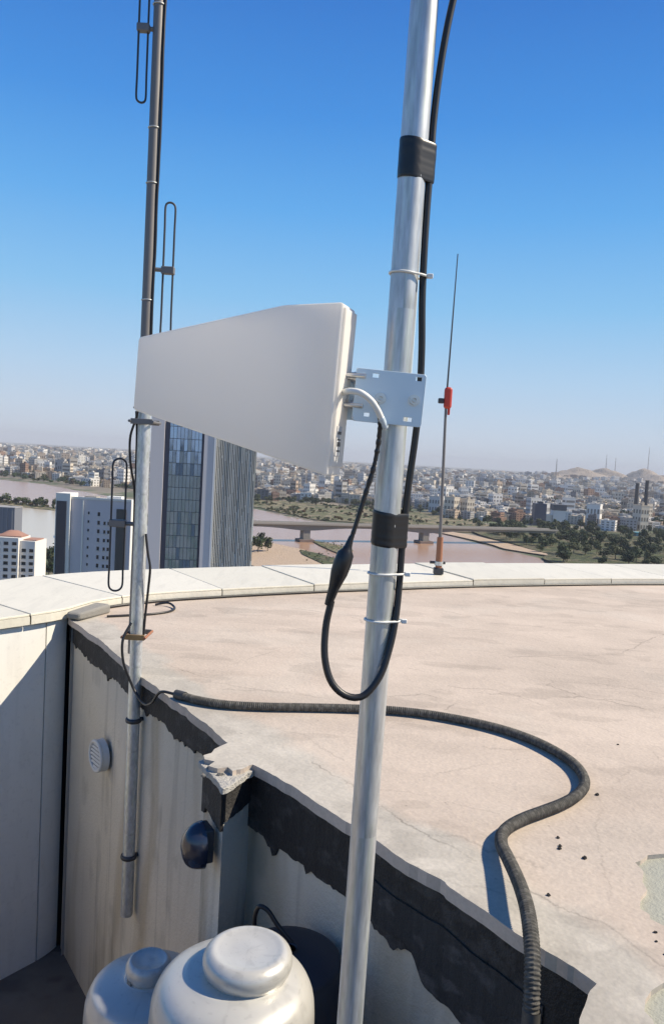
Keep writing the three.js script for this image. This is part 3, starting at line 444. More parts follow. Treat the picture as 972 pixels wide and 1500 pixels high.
// tanks with capped domes
{
  const lathe = (pr, s = 56) => new THREE.LatheGeometry(new THREE.SplineCurve(pr.map((q) => new THREE.Vector2(...q))).getPoints(pr.length * 6), s);
  const tank = (name, label, x, z, yTop, k, mat, capR, stick, capX = 0) => {
    const t = thing(name, label, 'tank', [x, FL, z], 'domed tanks at the foot of the wall'), H = yTop - FL;
    const b = [[0.02, -0.043], [capR * .93, -0.045], [capR * 1.15, -0.05], [0.138 * k, -0.064], [0.158 * k, -0.088], [0.167 * k, -0.13], [0.168 * k, -0.25], [0.168 * k, -0.6], [0.168 * k, -H + .02], [0.15 * k, -H + 0.002]];
    const g = lathe(b, 64); g.translate(0, H, 0); part('body', g, mat, t);
    const c = [[0.001, -0.003], [capR * .35, -0.0035], [capR * .62, -0.001], [capR * .8, 0.0015], [capR * .94, -0.007], [capR, -0.02], [capR * .985, -0.034], [capR * .93, -0.044], [capR * .9, -0.05]];
    if (capR > .03) { const gc = lathe(c, 56); gc.translate(capX, H, 0); part('cap', gc, mat, t); }
    for (const [a, y, r, w, h] of stick) { const s = rbox(w, h, 0.002, 0.0006); s.rotateX(y < -.06 ? -0.5 : -.15); s.translate(0, 0, r); s.rotateY(a); s.translate(0, H + y, 0); part('sticker', s, M.sticker, t); }
    return t;
  };
  tank('domed_tank', 'large off white domed tank with wide round cap in sunlight', -0.148, -1.535, -0.105, 1.02, M.tank, 0.093, [], 0.026);
  tank('domed_tank', 'silver domed tank with small cap standing in shade beside concrete wall', -0.43, -2.02, -0.475, 1.0, M.tank, 0.062, [[-0.75, -0.036, 0.0605, 0.018, 0.018], [-0.95, -0.15, 0.166, 0.03, 0.04]]);
  const d = tank('domed_tank', 'dark navy domed shape close to the concrete wall', -0.045, -1.85, -0.262, 0.86, M.darkDome, 0.022, []);  // third dome in one very dark navy colour
  solo('bent_pipe', capped([[-0.14, -0.6, -1.93], [-0.14, -0.33, -1.925], [-0.1385, -0.265, -1.92], [-0.128, -0.243, -1.915], [-0.108, -0.249, -1.91], [-0.08, -0.28, -1.9], [-0.03, -0.325, -1.88]], 0.0062, 70, 10), M.rubber, 'thin dark pipe bent in a hook above the dark dome', 'pipe');
}
// crumbs of debris on the screed
for (const [x, z, s] of [[0.6, -1.824, 7], [0.649, -1.784, 8], [0.613, -1.88, 6], [0.516, -1.615, 6], [0.804, -2.152, 8], [1.017, -2.574, 5], [0.606, -1.838, 6], [0.7, -1.5, 5], [0.69, -1.47, 4], [0.69, -1.43, 4]]) {
  const g = new THREE.IcosahedronGeometry(s * .8 / 1000, 1), p = g.attributes.position; for (let i = 0; i < p.count; i++) { const f = 0.6 + 0.6 * hash2(Math.round(p.getX(i) * 9e5) + s, Math.round(p.getZ(i) * 9e5)); p.setXYZ(i, p.getX(i) * f, p.getY(i) * f * .6, p.getZ(i) * f); } g.computeVertexNormals();
  const m = solo('debris_crumb', g, M.bitumen2, 'dark crumb of debris lying on the beige roof', 'debris', 'dark crumbs on the roof'); m.position.set(x, s / 1000 * .3, z);
}

// ================================================================ the city
const G0 = -70;
const BANK = [[-9000, -5200], [-2500, -2500], [-1200, -1800], [-585, -1354], [-490, -1293], [-369, -1140], [-263, -1020], [-170, -1010], [-97, -985], [-52, -894], [-19, -842], [60, -830], [112, -780], [135, -712], [149, -660], [170, -622], [158, -575], [165, -450], [240, -250], [300, 0]];
const bankZ = (x) => { if (x >= 165) return x < 190 ? -560 : -300; for (let i = 0; i < BANK.length - 1; i++) if (x <= BANK[i + 1][0]) { const [a, b] = [BANK[i], BANK[i + 1]]; return a[1] + (b[1] - a[1]) * (x - a[0]) / (b[0] - a[0]); } return -300; };
const HILLS = [[1740, -5000, 130, 330, 112], [1560, -4900, 210, 380, 92], [1350, -4700, 200, 380, 50], [2060, -5150, 120, 300, 118], [2330, -5300, 160, 300, 92], [2560, -5400, 150, 400, 120], [3000, -5700, 300, 500, 120]];
const hillY = (x, z) => { let h = 0; for (const [a, b, sx, sz, H] of HILLS) h = Math.max(h, H * Math.exp(-(((x - a) / sx) ** 2) - (((z - b) / sz) ** 2))); return h < 1.5 ? h - 1.5 : h * (0.62 + 0.62 * fbm(x / 90 + 5, z / 90, 5)); };
M.ground = std({ map: tex(1024, 1024, (i, j) => { const f = (s) => { const x = i / 1024 * s, y = j / 1024 * s, w = (a, b) => hash2(((a % s) + s) % s + s * 7, ((b % s) + s) % s), xi = Math.floor(x), yi = Math.floor(y), u = sstep(0, 1, x - xi), v = sstep(0, 1, y - yi); return w(xi, yi) * (1 - u) * (1 - v) + w(xi + 1, yi) * u * (1 - v) + w(xi, yi + 1) * (1 - u) * v + w(xi + 1, yi + 1) * u * v; }; const n = .4 * f(8) + .3 * f(24) + .3 * f(90), gr = sstep(.45, .6, .5 * f(12) + .5 * f(40)), k = .6 + .8 * n; return [toS(k * (.2 - .12 * gr)), toS(k * (.175 - .075 * gr)), toS(k * (.14 - .09 * gr))]; }, { repeat: [1 / 700, 1 / 700] }), roughness: 1 });
{ const g = new THREE.CircleGeometry(22000, 96); g.rotateX(-Math.PI / 2); g.translate(0, G0, 0); const uv = g.attributes.uv, p = g.attributes.position; for (let i = 0; i < uv.count; i++) uv.setXY(i, p.getX(i), p.getZ(i)); structure('ground', g, M.ground, 'flat city plain'); }
const waterBump = tex(256, 256, (i, j) => { const v = 128 + 60 * Math.sin(i / 256 * Math.PI * 16 + 2 * Math.sin(j / 256 * Math.PI * 4)) * Math.sin(j / 256 * Math.PI * 12 + Math.sin(i / 256 * Math.PI * 6)) + 50 * (hash2(i >> 2, j >> 2) - .5); return [v, v, v]; }, { srgb: false, repeat: [1 / 30, 1 / 30] });
M.water = new THREE.MeshPhysicalMaterial({ color: rgb(0.40, 0.25, 0.16), bumpMap: waterBump, bumpScale: 0.07, roughness: 0.22, specularIntensity: .75 });
M.water2 = new THREE.MeshPhysicalMaterial({ color: rgb(0.56, 0.49, 0.38), bumpMap: waterBump, bumpScale: 0.07, roughness: 0.22, specularIntensity: .75 });
M.sand = std({ color: rgb(0.48, 0.37, 0.27), bumpMap: bumpRep(0.05), bumpScale: 0.6, roughness: 1 });
const veg = (a, b, c) => tex(512, 512, (i, j) => { const n = fbm(i / 20, j / 20, 4), m = sstep(.42, .58, fbm(i / 34 + 20, j / 34, 4)), d = sstep(.56, .66, fbm(i / 9 + 3, j / 9, 3)), k = .7 + .6 * n, f = (q) => k * ((a[q] * (1 - m) + b[q] * m) * (1 - d) + c[q] * d); return [toS(f(0)), toS(f(1)), toS(f(2))]; }, { repeat: [1 / 220, 1 / 220] });
M.grass = std({ map: veg([.09, .105, .042], [.16, .14, .08], [.04, .055, .022]), bumpMap: bumpRep(0.08), bumpScale: 0.8, roughness: 1 });
M.scrub = std({ map: veg([.15, .15, .075], [.26, .215, .14], [.06, .075, .032]), bumpMap: bumpRep(0.05), bumpScale: 0.8, roughness: 1 });
const wob = (p, amp, sc) => resample([...p, p[0]], sc).slice(0, -1).map(([x, z]) => [x + amp * (fbm(x / 30, z / 30, 3) - .5) * 2, z + amp * (fbm(x / 30 + 9, z / 30 + 4, 3) - .5) * 2]);
const flat = (name, outline, y, mat, label, amp = 6) => structure(name, slab(wob(outline, amp, 14), [], G0 + y, G0 + y - 0.4), mat, label);
structure('river', slab([...resample(BANK.slice(1, -2), 20).map(([x, z]) => [x + 10 * (fbm(x / 40, z / 40, 3) - .5), z + 14 * (fbm(x / 40 + 3, z / 40, 3) - .5)]), [120, -445], [-10, -470], [-60, -520], [-210, -480], [-700, -560], [-2600, -900]], [], G0 + 0.3, G0 - 0.1), M.water, 'muddy brown river');
flat('river_channel', [[-900, -1000], [-520, -905], [-395, -868], [-300, -805], [-190, -760], [-110, -700], [-100, -600], [-160, -505], [-260, -500], [-700, -600]], 0.75, M.water2, 'pale channel of the river');  // channel water has a paler base colour than the river
flat('island', [[-760, -1010], [-520, -930], [-400, -895], [-300, -828], [-215, -790], [-150, -760], [-205, -762], [-305, -800], [-400, -855], [-520, -895], [-740, -960]], 1.2, M.scrub, 'scrubby river island', 3);
flat('sandbank', [[-75, -640], [-42, -606], [-20, -580], [0, -545], [14, -515], [-5, -480], [-40, -470], [-80, -520]], 1.0, M.sand, 'pale sandbank at the river edge', 3);
flat('grass_spit', [[-22, -575], [-8, -556], [8, -530], [14, -500], [0, -492], [-10, -520], [-20, -548]], 1.5, M.grass, 'grassy spit on the sandbank', 2);
flat('scrub_spit', [[-16, -645], [0, -632], [14, -612], [18, -590], [8, -565], [0, -585], [-8, -612]], 1.1, M.scrub, 'brown scrub spit below the bridge', 2);
flat('river_meadow', [[-260, -1060], [-170, -1040], [-97, -1015], [-52, -925], [-19, -868], [60, -850], [115, -800], [160, -820], [190, -900], [190, -1080], [60, -1130], [-100, -1180], [-260, -1180]], 0.9, M.scrub, 'scrubby green meadow along the far bank');
flat('sand_strip', [[40, -838], [75, -832], [112, -784], [140, -712], [152, -664], [176, -630], [200, -640], [170, -690], [150, -760], [120, -815], [80, -850]], 1.3, M.sand, 'sandy strip along the river bank', 3);
flat('riverside_park', [[165, -600], [182, -640], [172, -690], [155, -770], [150, -830], [180, -900], [330, -930], [560, -960], [700, -700], [420, -400], [200, -430]], 1.7, M.grass, 'green riverside park', 4);
{ // hills
  const g = new THREE.PlaneGeometry(3200, 2600, 220, 120); g.rotateX(-Math.PI / 2); g.translate(2350, 0, -5000); const p = g.attributes.position; for (let i = 0; i < p.count; i++) p.setY(i, G0 + hillY(p.getX(i), p.getZ(i)) - 0.3); g.computeVertexNormals();
  structure('hills', g, std({ color: rgb(0.34, 0.28, 0.22), bumpMap: bumpRep(6), bumpScale: 12, roughness: 1 }), 'bare tan hills beyond the city');
}
// building shapes: unit box with window bands, parapet and stair house
const colored = (g, c) => { const n = g.attributes.position.count, a = new Float32Array(n * 3); for (let i = 0; i < n; i++) { a[i * 3] = c[0]; a[i * 3 + 1] = c[1]; a[i * 3 + 2] = c[2]; } g.setAttribute('color', new THREE.BufferAttribute(a, 3)); return g; };
function cityGeo(rows, cols, strip, hut) {
  const L = [colored(box(1, 1, 1, 0, .5, 0), [1, 1, 1])], dk = [.3, .29, .28];
  for (let r = 0; r < rows; r++) for (let f = 0; f < 4; f++) {
    const y = (r + .55) / (rows + .25), hh = .5 / (rows + .25);
    if (strip) { const q = colored(box(.86, hh, .02, 0, y, .5), dk); q.rotateY(f * Math.PI / 2); L.push(q); }
    else for (let c = 0; c < cols; c++) { const q = colored(box(.5 / cols, hh, .02, (c + .5) / cols - .5, y, .5), dk); q.rotateY(f * Math.PI / 2); L.push(q); }
  }
  for (const [w, d, x, z] of [[1.02, .04, 0, .49], [1.02, .04, 0, -.49], [.04, .94, .49, 0], [.04, .94, -.49, 0]]) L.push(colored(box(w, .05, d, x, 1.025, z), [.9, .88, .85]));
  L.push(colored(box(.3, .16, .26, hut, 1.08, -.12), [.8, .78, .74])); L.push(colored(box(.1, .09, .1, -hut, 1.045, .2), [.35, .36, .4]));
  return mergeGeometries(L);
}
const cityG = [cityGeo(3, 3, 0, .2), cityGeo(4, 3, 0, -.2), cityGeo(5, 4, 0, .25), cityGeo(4, 1, 1, -.25), cityGeo(6, 3, 0, .1), cityGeo(2, 4, 0, -.1)];
const tints = [['white', [.74, .72, .68]], ['cream', [.62, .55, .45]], ['grey', [.36, .355, .35]], ['tan', [.44, .35, .27]], ['dark grey', [.17, .17, .18]], ['pale grey', [.55, .55, .55]], ['brick brown', [.3, .19, .14]]];
const tintM = tints.map(([n, c]) => std({ color: rgb(...c), vertexColors: true, roughness: .85 }));
const startZ = (x) => x < -420 ? bankZ(x) - 130 : x < -260 ? -1300 : x < 150 ? -1190 : x < 260 ? -1010 : -960;
const blds = [], towers = [[-34, -200, 60]], clear = [[430, -1090, 45], [262, -985, 40], [300, -1000, 45], [467, -1155, 50], [430, -935, 60]];
for (let r = 900; r < 9500;) {
  const sp = 20 + Math.max(0, r - 1300) * 0.0062;
  for (let a = -0.72; a < 0.72; a += sp / r) {
    const aa = a + rr(-.3, .3) * sp / r, q = r + rr(-.4, .4) * sp, x = Math.sin(aa) * q, z = -Math.cos(aa) * q;
    if (z > startZ(x)) continue; if (R() < 0.1 || fbm(x / 120 + 40, z / 120, 2) < 0.3) continue; if (clear.some(([cx, cz, cr]) => Math.hypot(x - cx, z - cz) < cr)) continue;
    const big = R() < .1, w = sp * rr(.45, .95), d = sp * rr(.45, .95), hN = fbm(x / 400, z / 400, 2), h = Math.min(34, (big ? rr(18, 34) : rr(6, 16)) * (.65 + .7 * hN)); const hy = hillY(x, z); if (hy > 42) continue;
    const tR = R(), t = tR < .28 ? 0 : tR < .5 ? 1 : tR < .62 ? 2 : tR < .78 ? 3 : tR < .85 ? 4 : tR < .95 ? 5 : 6;
    blds.push({ x, z, w, d, h, t, v: Math.floor(R() * 6), ry: rr(-.2, .2) + [0, .5, -.45, .25][Math.floor(fbm(x / 260, z / 260, 2) * 7.9) % 4], y: G0 + Math.max(0, hy) - .5, s: h * w / (q * q), inView: Math.abs(x / z) < 0.45 });
  }
  r += sp * .95;
}
const ranked = blds.filter((b) => b.inView && b.x / b.z > -9).sort((a, b) => b.s - a.s), named = new Set(ranked.slice(0, 290));
for (const b of named) {
  b.k = b.h > 19 ? 'tall' : b.h > 10 ? 'mid height' : 'low';
  const m = solo('city_building', cityG[b.v], tintM[b.t], `${b.k} ${tints[b.t][0]} flat roofed building in the dense city across the river`, 'building', `${b.k} ${tints[b.t][0]} buildings across the river`);
  m.position.set(b.x, b.y, b.z); m.scale.set(b.w, b.h, b.d); m.rotation.y = b.ry;
}
function scatter(name, geo, mat, list, label, kindCat) {
  const im = new THREE.InstancedMesh(geo, mat, list.length), o = new THREE.Object3D();
  list.forEach((b, i) => { o.position.set(b.x, b.y, b.z); o.rotation.set(0, b.ry, 0); o.scale.set(b.w, b.h, b.d); o.updateMatrix(); im.setMatrixAt(i, o.matrix); if (b.c) im.setColorAt(i, b.c); });
  im.name = name; finish(im); im.userData = { kind: 'stuff', label, category: kindCat }; scene.add(im); return im;
}
const farM = std({ color: rgb(1, 1, 1), vertexColors: true, roughness: .85 });
cityG.forEach((g, v) => { const l = blds.filter((b) => !named.has(b) && b.v === v); l.forEach((b) => { const k = rr(.8, 1.1), c = tints[b.t][1]; b.c = rgb(c[0] * k, c[1] * k, c[2] * k); }); scatter(v ? `distant_city_${String(v).padStart(3, '0')}` : 'distant_city', g, farM, l, 'far off buildings of the city plain', 'city'); });

// trees
function crownGeo(seed, n, leaf) {
  const r = mulberry(seed), L = [], lumps = []; for (let i = 0; i < 7; i++) { const a = r() * 6.28, q = .28 * Math.sqrt(r()); lumps.push([Math.cos(a) * q, .42 + .36 * r(), Math.sin(a) * q, .17 + .13 * r()]); }
  const pos = []; const v = V(), u = V(), w = V();
  for (let i = 0; i < n; i++) { const [cx, cy, cz, R0] = lumps[i % 7]; v.set(r() - .5, r() - .5, r() - .5).normalize(); const k = R0 * (.55 + .5 * r()), c = V(cx, cy, cz).addScaledVector(v, k); u.set(r() - .5, r() - .5, r() - .5).normalize(); w.copy(v).addScaledVector(u, .8).normalize(); u.cross(w).normalize(); const t = w.clone().cross(u), s = leaf * (.6 + .8 * r()); const P = (a, b) => { const q = c.clone().addScaledVector(u, a * s).addScaledVector(t, b * s); pos.push(q.x, q.y, q.z); }; P(-1, -.7); P(1, -.5); P(.2, 1); }
  const g = new THREE.BufferGeometry(); g.setAttribute('position', new THREE.Float32BufferAttribute(pos, 3)); g.computeVertexNormals(); return g;
}
const crowns = [crownGeo(3, 420, .06), crownGeo(8, 420, .06), crownGeo(15, 420, .065)], crownFar = crownGeo(23, 130, .11);
const trunkG = (() => { const L = [rod(V(0, 0, 0), V(.01, .5, 0), .03, .016, 7)]; for (let i = 0; i < 4; i++) { const a = i * 1.6; L.push(rod(V(.006, .3 + .04 * i, 0), V(Math.cos(a) * .2, .6, Math.sin(a) * .2), .014, .005, 5)); } return mergeGeometries(L); })();
M.leaf = [[.035, .058, .02], [.05, .072, .026], [.07, .082, .034], [.028, .046, .022]].map((c) => std({ color: rgb(...c), roughness: .9, side: THREE.DoubleSide }));
M.bark = std({ color: rgb(.09, .07, .05), roughness: 1 });
const leafName = ['dark green', 'green', 'olive green', 'deep green'];
function tree(x, z, h, w, y, where, group) {
  const k = Math.floor(R() * 4), t = thing('tree', `${leafName[k]} leafy tree ${where}`, 'tree', [x, y, z], `${leafName[k]} trees ${group}`);
  t.scale.set(w, h, w); t.rotation.y = R() * 6; part('trunk', trunkG, M.bark, t); part('crown', crowns[Math.floor(R() * 3)], M.leaf[k], t);
}
for (const [x, z, h, w] of [[-62, -545, 17, 17], [-51, -548, 16, 15], [-45, -556, 12, 11], [-70, -530, 16, 17], [-58, -520, 13, 14]]) tree(x, z, h, w, G0 + .3, 'on the near bank beside the glass tower', 'beside the glass tower');
for (const [x, z, h, w] of [[-166, -432, 15, 16], [-156, -428, 14, 14], [-176, -425, 14, 15], [-150, -420, 11, 12], [-146, -400, 9, 10], [-186, -440, 13, 14]]) tree(x, z, h, w, G0, 'behind the white terraced block', 'behind the terraced block');
for (let i = 0; i < 24; i++) { const f = (i + rr(-.3, .3)) / 24; tree(-415 + 200 * f, -878 + 92 * f + rr(-5, 5), rr(7, 13), rr(8, 15), G0 + .6, 'on the river island', 'on the river island'); }
{ let n = 0; while (n < 215) { const z = rr(-945, -570), x = rr(150, 490); if (Math.abs(x / z) > .5 || (z > -720 && x < 175 - (z + 720) * 0) || (x < 170 && z > -780) || x < 168 + (z + 930) * .0) continue; if (fbm(x / 60, z / 60 + 3, 2) < .36) continue; n++; tree(x, z, rr(7, 13), rr(8, 14), G0 + 1, 'in the riverside park', 'in the riverside park'); } }
for (let i = 0; i < 46; i++) { const x = rr(-250, 200), z = rr(-1185, -1120) + (x > 100 ? 100 : 0); tree(x, z, rr(6, 12), rr(8, 16), G0 + .5, 'between meadow and city', 'between meadow and city'); }
const farTrees = []; for (let r = 1150; r < 7000;) { const sp = 19 + (r - 1000) * .008; for (let a = -.7; a < .7; a += sp / r) { const aa = a + rr(-.5, .5) * sp / r, q = r + rr(-.5, .5) * sp, x = Math.sin(aa) * q, z = -Math.cos(aa) * q; if (z > startZ(x) + (x < -420 ? 90 : 20) || R() < .2 || hillY(x, z) > 30) continue; const w = sp * rr(.35, .75); farTrees.push({ x, z, y: G0 + Math.max(0, hillY(x, z)) - .4, w, d: w, h: Math.min(15, rr(6, 12)), ry: R() * 6, c: rgb(rr(.03, .07), rr(.045, .08), rr(.02, .035)) }); } r += sp; }
scatter('distant_trees', crownFar, std({ color: rgb(1, 1, 1), roughness: .95, side: THREE.DoubleSide }), farTrees, 'trees mixed among the far city buildings', 'trees');

const shrubs = []; for (let n = 0; n < 900;) {
  const q = R(); let x, z; if (q < .6) { x = rr(-260, 190); z = rr(-1180, -830); if (z > bankZ(x) - 14 || fbm(x / 45, z / 45 + 8, 2) < .5) continue; } else if (q < .8) { const f = R(); x = -760 + 600 * f; z = -985 + 205 * f + rr(-14, 14); } else { x = rr(-45, 30); z = rr(-640, -500); if (!(x > -24 && x < 8 && z > -572 && z < -505) && !(x > -6 && x < 14 && z < -580)) continue; }
  const lo = q < .8 ? 1 : .3, w = rr(2.5, 7) * lo; if (lo < 1 && R() < .6) continue; shrubs.push({ x, z, y: G0 + .3 + (lo < 1 ? 1 : 0), w, d: w * rr(.8, 1.4), h: rr(1.8, 5) * lo, ry: R() * 6, c: rgb(rr(.05, .12), rr(.06, .115), rr(.025, .05)) }); n++;
}
scatter('river_shrubs', crownFar, std({ color: rgb(1, 1, 1), roughness: .95, side: THREE.DoubleSide }), shrubs, 'low shrubs on the river meadow and island', 'shrubs');
// bridge
{
  const b = thing('river_bridge', 'long grey concrete road bridge over the brown river', 'bridge'), A = V(-190, 0, -572), B = V(212, 0, -734.6), dir = B.clone().sub(A), L = dir.length(); dir.normalize(); const ang = Math.atan2(-dir.z, dir.x);
  b.position.set(A.x, G0, A.z); b.rotation.y = ang; const conc = std({ color: rgb(.24, .225, .2), bumpMap: bumpRep(.3), bumpScale: .1, roughness: .95 });
  const piers = [70, 182, 294], top = 15, s = new THREE.Shape(); s.moveTo(0, top); s.lineTo(L, top - 1.5); for (let x = L; x >= 0; x -= 4) { const n = Math.min(...piers.map((p) => Math.abs(x - p))); s.lineTo(x, top - 1.9 - 2.6 * Math.exp(-((n / 24) ** 2)) - 1.5 * x / L); } s.closePath();
  const d = new THREE.ExtrudeGeometry(s, { depth: 9, bevelEnabled: false }); d.translate(0, 0, -4.5); part('girder', d, conc, b);
  const dk = box(L, .6, 13.5, L / 2, top + .5, 0); dk.rotateZ(0); const deck = part('deck', dk, std({ color: rgb(.3, .28, .25), roughness: .9 }), b); deck.rotation.z = -1.5 / L;
  for (const z of [-6.6, 6.6]) part('railing', box(L, 1.0, .25, L / 2, top + 1.35, z), std({ color: rgb(.32, .3, .27), roughness: .8 }), b).rotation.z = -1.5 / L;
  for (const p of piers) { const q = part('pier', box(6, 10.5, 8.5, p, 4.6, 0), conc, b); part('pier_footing', box(13, 3, 12.5, p, .9, 0), std({ color: rgb(.2, .15, .13), roughness: 1 }), q); }
}
// glass tower
{
  const t = thing('glass_tower', 'tall office tower with blue glass strip between grey slabs and striped side facade', 'building', [-33.4, G0, -203]); t.rotation.y = 0.165; const H = 87;
  const slabM = std({ color: rgb(.62, .59, .6), roughness: .7 }), dark = std({ color: rgb(.03, .04, .08), roughness: .3 }), fin = std({ color: rgb(.6, .6, .57), roughness: .6 }), finD = std({ color: rgb(.26, .27, .26), roughness: .4 }), white = std({ color: rgb(.8, .8, .8), roughness: .5 });
  part('rear_block', box(26.5, H - 1, 16, -1.3, (H - 1) / 2, -11), std({ color: rgb(.3, .3, .3), roughness: .8 }), t);
  part('side_slab', box(3.4, H, 3.4, -12.9, H / 2, -1.2), slabM, t); part('side_slab', box(2.6, H, 3.4, 0.3, H / 2, -1.2), slabM, t); part('painted_lit_edge', box(.45, H, 3.6, 1.84, H / 2, -1.1), white, t);  // white strip painted as the sunlit corner of the slab
  part('dark_strip', box(1.2, H, 1, -10.55, H / 2, -1.6), dark, t); part('dark_strip', box(.6, H, 1, -1.32, H / 2, -1.6), dark, t);
  const pane = new THREE.MeshPhysicalMaterial({ color: rgb(.32, .44, .6), roughness: .07, metalness: .85, side: THREE.DoubleSide }), L = [];
  for (let i = 0; i < 9; i++) for (let j = 0; j < 27; j++) { const q = box(.9, 3.05, .04); q.rotateX((R() - .5) * .03); q.rotateY((R() - .5) * .09); q.translate(-9.5 + i * .94, 1.7 + j * 3.2, -1.75); L.push(q); }
  part('glass_panes', mergeGeometries(L), pane, t).userData.kind = 'stuff'; const mu = []; for (let i = 0; i <= 9; i++) mu.push(box(.1, H, .25, -9.97 + i * .94, H / 2, -1.65)); for (let j = 0; j < 28; j++) mu.push(box(8.4, .12, .2, -5.75, .1 + j * 3.2, -1.68)); part('mullions', mergeGeometries(mu), std({ color: rgb(.1, .12, .15), roughness: .4 }), t).userData.kind = 'stuff';
  const F = [], D = [], P = []; for (let i = 0; i < 24; i++) { const x = 2.25 + i * .447; F.push(box(.12 + .1 * R(), H - .6, .4 + .2 * R(), x, (H - .6) / 2, -1.1)); for (let j = 0; j < 48; j++) if (R() < .4) (R() < .6 ? D : P).push(box(.3, rr(2, 10), .1, x + .223, 3 + j * 1.72, -1.4 - .1 * R())); }
  part('facade_fins', mergeGeometries(F), fin, t).userData.kind = 'stuff'; part('facade_infill', mergeGeometries(D), finD, t).userData.kind = 'stuff'; part('facade_infill_panels', mergeGeometries(P), std({ color: rgb(.66, .68, .66), roughness: .3 }), t).userData.kind = 'stuff';
  part('facade_backing', box(10.7, H - .8, .3, 7.4, (H - .8) / 2, -1.75), std({ color: rgb(.44, .45, .43), roughness: .4 }), t);
}
// wall with real window openings
function pierced(t, w, h, thick, wins, mat, x, y, z, paneM, frameM) {
  const s = new THREE.Shape(); s.moveTo(0, 0); s.lineTo(w, 0); s.lineTo(w, h); s.lineTo(0, h); s.closePath();
  for (const [a, b, ww, hh] of wins) { const p = new THREE.Path(); p.moveTo(a, b); p.lineTo(a + ww, b); p.lineTo(a + ww, b + hh); p.lineTo(a, b + hh); p.closePath(); s.holes.push(p); }
  const g = new THREE.ExtrudeGeometry(s, { depth: thick, bevelEnabled: false }); g.translate(x, y, z); part('wall', g, mat, t);
  for (const [a, b, ww, hh] of wins) { const q = part('window', box(ww, hh, .05, x + a + ww / 2, y + b + hh / 2, z + .06), paneM, t); part('window_sill', box(ww + .3, .12, .5, x + a + ww / 2, y + b - .06, z + thick + .05), frameM, q); }
}
const paneDark = std({ color: rgb(.03, .035, .045), roughness: .15 });
{
  const t = thing('apartment_block', 'grey white apartment tower with dark vertical strip and small windows', 'building', [0, G0, -290]), lil = std({ color: rgb(.56, .54, .58), roughness: .8 }), wht = std({ color: rgb(.74, .73, .69), roughness: .8 }), H = 50.2;
  part('body', box(22.5, H, 13, -86.8, H / 2, -7.2), wht, t);
  const wins = []; for (let r = 0; r < 13; r++) { const y = 46.2 - r * 3.27; if (y < 2) break; wins.push([9.9, y - 2.1, 1.0, 1.5]); if (r) { wins.push([12.2, y - 2.1, .9, 1.3], [13.7, y - 2.1, .9, 1.3]); } if (r < 9) wins.push([6.2, y - 1.6, .7, 1.0]); }
  pierced(t, 22.5, H, .6, wins, lil, -98.05, 0, -.6, paneDark, wht);
  part('stair_tower', box(5.4, H + 1.9, 9, -100.9, (H + 1.9) / 2, -3.2), wht, t); part('dark_strip', box(3.7, H - 1, .4, -101.3, (H - 1) / 2, 1.45), std({ color: rgb(.045, .045, .065), roughness: .4 }), t);
  part('rib', box(.5, H - .5, .7, -93.6, (H - .5) / 2, .25), wht, t);
  part('side_strip', box(3.6, 27, .5, -79.1, H - 16.5, .3), std({ color: rgb(.06, .06, .06), roughness: .6 }), t);
  part('roof_parapet', box(22.7, .8, .4, -86.8, H + .4, .05), wht, t); part('roof_house', box(5.5, 1.3, 4, -83.5, H + .65, -7), wht, t); part('roof_house', box(4.5, .9, 5, -92.5, H + .45, -7), std({ color: rgb(.3, .28, .25), roughness: .9 }), t);
}
{
  const t = thing('terraced_block', 'white stepped apartment block with dark balconies and reddish roof', 'building', [0, G0, -370]), wht = std({ color: rgb(.74, .71, .66), roughness: .85 }), red = std({ color: rgb(.36, .2, .15), roughness: .9 });
  const grid = (w, h, n, ww) => { const a = []; for (let y = 1; y + 2.6 < h; y += 3.2) for (let i = 0; i < n; i++) a.push([w * (i + .5) / n - ww / 2, y, ww, 1.7]); return a; };
  part('body', box(12, 23.8, 14, -156, 11.9, -7.4), wht, t); pierced(t, 12, 23.9, .8, grid(12, 23.9, 3, 2.4), wht, -162, 0, -.4, paneDark, wht);
  part('body', box(7.2, 22.4, 14, -146.2, 11.2, -9.2), wht, t); pierced(t, 7.2, 22.5, .8, grid(7.2, 22.5, 2, 2.2), wht, -149.8, 0, -2.1, paneDark, wht);
  part('roof', box(13, .5, 9, -156.5, 24.15, -7.5), red, t); const g = new THREE.CylinderGeometry(2.5, 7, 2.2, 4); g.rotateY(Math.PI / 4); g.scale(1.1, 1, .8); g.translate(-156, 25.5, -8); part('roof', g, red, t); part('roof', box(6.4, .4, 10, -146.2, 22.7, -9), red, t);
}
{
  const t = thing('slate_block', 'blue grey slab building behind the white terraced block', 'building', [-206, G0, -484]); part('body', box(15, 28.2, 12, 0, 14.1, -4), std({ color: rgb(.16, .175, .21), roughness: .7 }), t);
  for (let i = 0; i < 5; i++) part('pilaster_rib', box(.5, 28.2, .4, -6 + i * 3, 14.1, 2.15), std({ color: rgb(.24, .25, .28), roughness: .7 }), t); part('roof_slab', box(15.6, .5, 12.6, 0, 28.45, -4), std({ color: rgb(.3, .3, .3), roughness: .8 }), t);
}
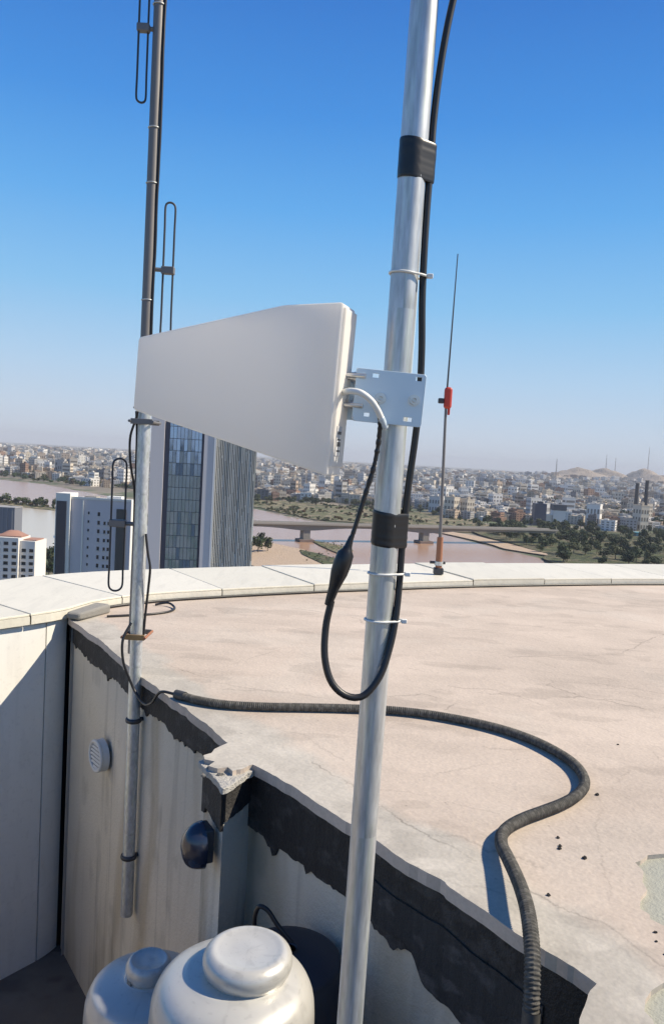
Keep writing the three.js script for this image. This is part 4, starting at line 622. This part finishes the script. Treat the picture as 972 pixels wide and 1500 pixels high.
// single landmarks beyond the river
const lm = (name, label, x, z, parts, ry = 0) => { const t = thing(name, label, 'building', [x, G0, z]); t.rotation.y = ry; for (const [n, g, m] of parts) part(n, g, m, t); return t; };
{
  const dkb = std({ color: rgb(.06, .065, .1), roughness: .5 }), gr = std({ color: rgb(.1, .1, .11), roughness: .8 }), wh = tintM[0];
  lm('dark_tower', 'dark blue office block beside white blocks across the river', 264, -985, [['body', box(15, 28, 14, 0, 14, 0), dkb], ['roof_house', box(6, 2.6, 5, 1, 29.3, 0), gr], ['podium', box(22, 6, 19, 0, 3, 1.5), gr]]);
  lm('white_block', 'white block with dark top beside the dark blue office block', 292, -998, [['body', box(16, 20, 14, 0, 10, 0), std({ color: rgb(.74, .72, .68), roughness: .8 })], ['top_storeys', box(17, 7.5, 15, 0, 23.75, 0), gr], ['wing', box(9, 14, 13, -13, 7, -2), std({ color: rgb(.7, .66, .58), roughness: .8 })]]);
  lm('teal_pavilion', 'small teal roofed pavilion among the park trees', 352, -880, [['hall', box(11, 5.5, 8, 0, 2.75, 0), std({ color: rgb(.1, .3, .34), roughness: .6 })], ['roof', box(12.5, .7, 9.5, 0, 5.9, 0), std({ color: rgb(.16, .42, .45), roughness: .5 })]]);
  lm('long_hall', 'long pale low hall behind the park trees', 440, -935, [['hall', box(58, 6, 12, 0, 3, 0), std({ color: rgb(.36, .3, .28), roughness: .9 })], ['roof', box(60, .8, 14, 0, 6.4, 0), std({ color: rgb(.7, .66, .6), roughness: .8 })]], .1);
  const chim = (x, z, h) => { const t = thing('chimney', 'slim dark twin chimney stack rising from the city', 'chimney', [x, G0, z], 'twin chimneys'); part('stack', rod(V(0, 0, 0), V(0, h, 0), 3.4, 2.6, 20), std({ color: rgb(.05, .05, .055), roughness: .8 }), t); part('rim', new THREE.CylinderGeometry(3, 3, 1.2, 20).translate(0, h - .4, 0), std({ color: rgb(.08, .08, .085), roughness: .8 }), t); };
  chim(451, -1150, 59); chim(466, -1152, 64);
  const mastM = std({ color: rgb(.28, .26, .27), roughness: .7, metalness: .2 });
  const lattice = (h, w) => { const L = [], n = 14, P = (k, i) => { const f = 1 - .8 * k / n, a = i * Math.PI * 2 / 3; return V(Math.cos(a) * w * f, h * k / n, Math.sin(a) * w * f); }; for (let k = 0; k < n; k++) for (let i = 0; i < 3; i++) { L.push(rod(P(k, i), P(k + 1, i), .7, .7, 5), rod(P(k, i), P(k + 1, i + 1), .36, .36, 4), rod(P(k + 1, i), P(k + 1, i + 1), .36, .36, 4)); } return mergeGeometries(L); };
  for (const [x, z, h, w] of [[915, -3200, 120, 3.4], [1745, -4990, 95, 3], [1815, -5020, 100, 3], [2075, -5140, 150, 3]]) { const t = thing('radio_mast', 'slender steel radio mast far off beyond the city', 'mast', [x, G0 + Math.max(0, hillY(x, z)) - 2, z], 'distant radio masts'); part('lattice', lattice(h, w), mastM, t); part('tip', rod(V(0, h, 0), V(0, h + 9, 0), .3, .15, 6), mastM, t); }
}
renderer.render(scene, camera);
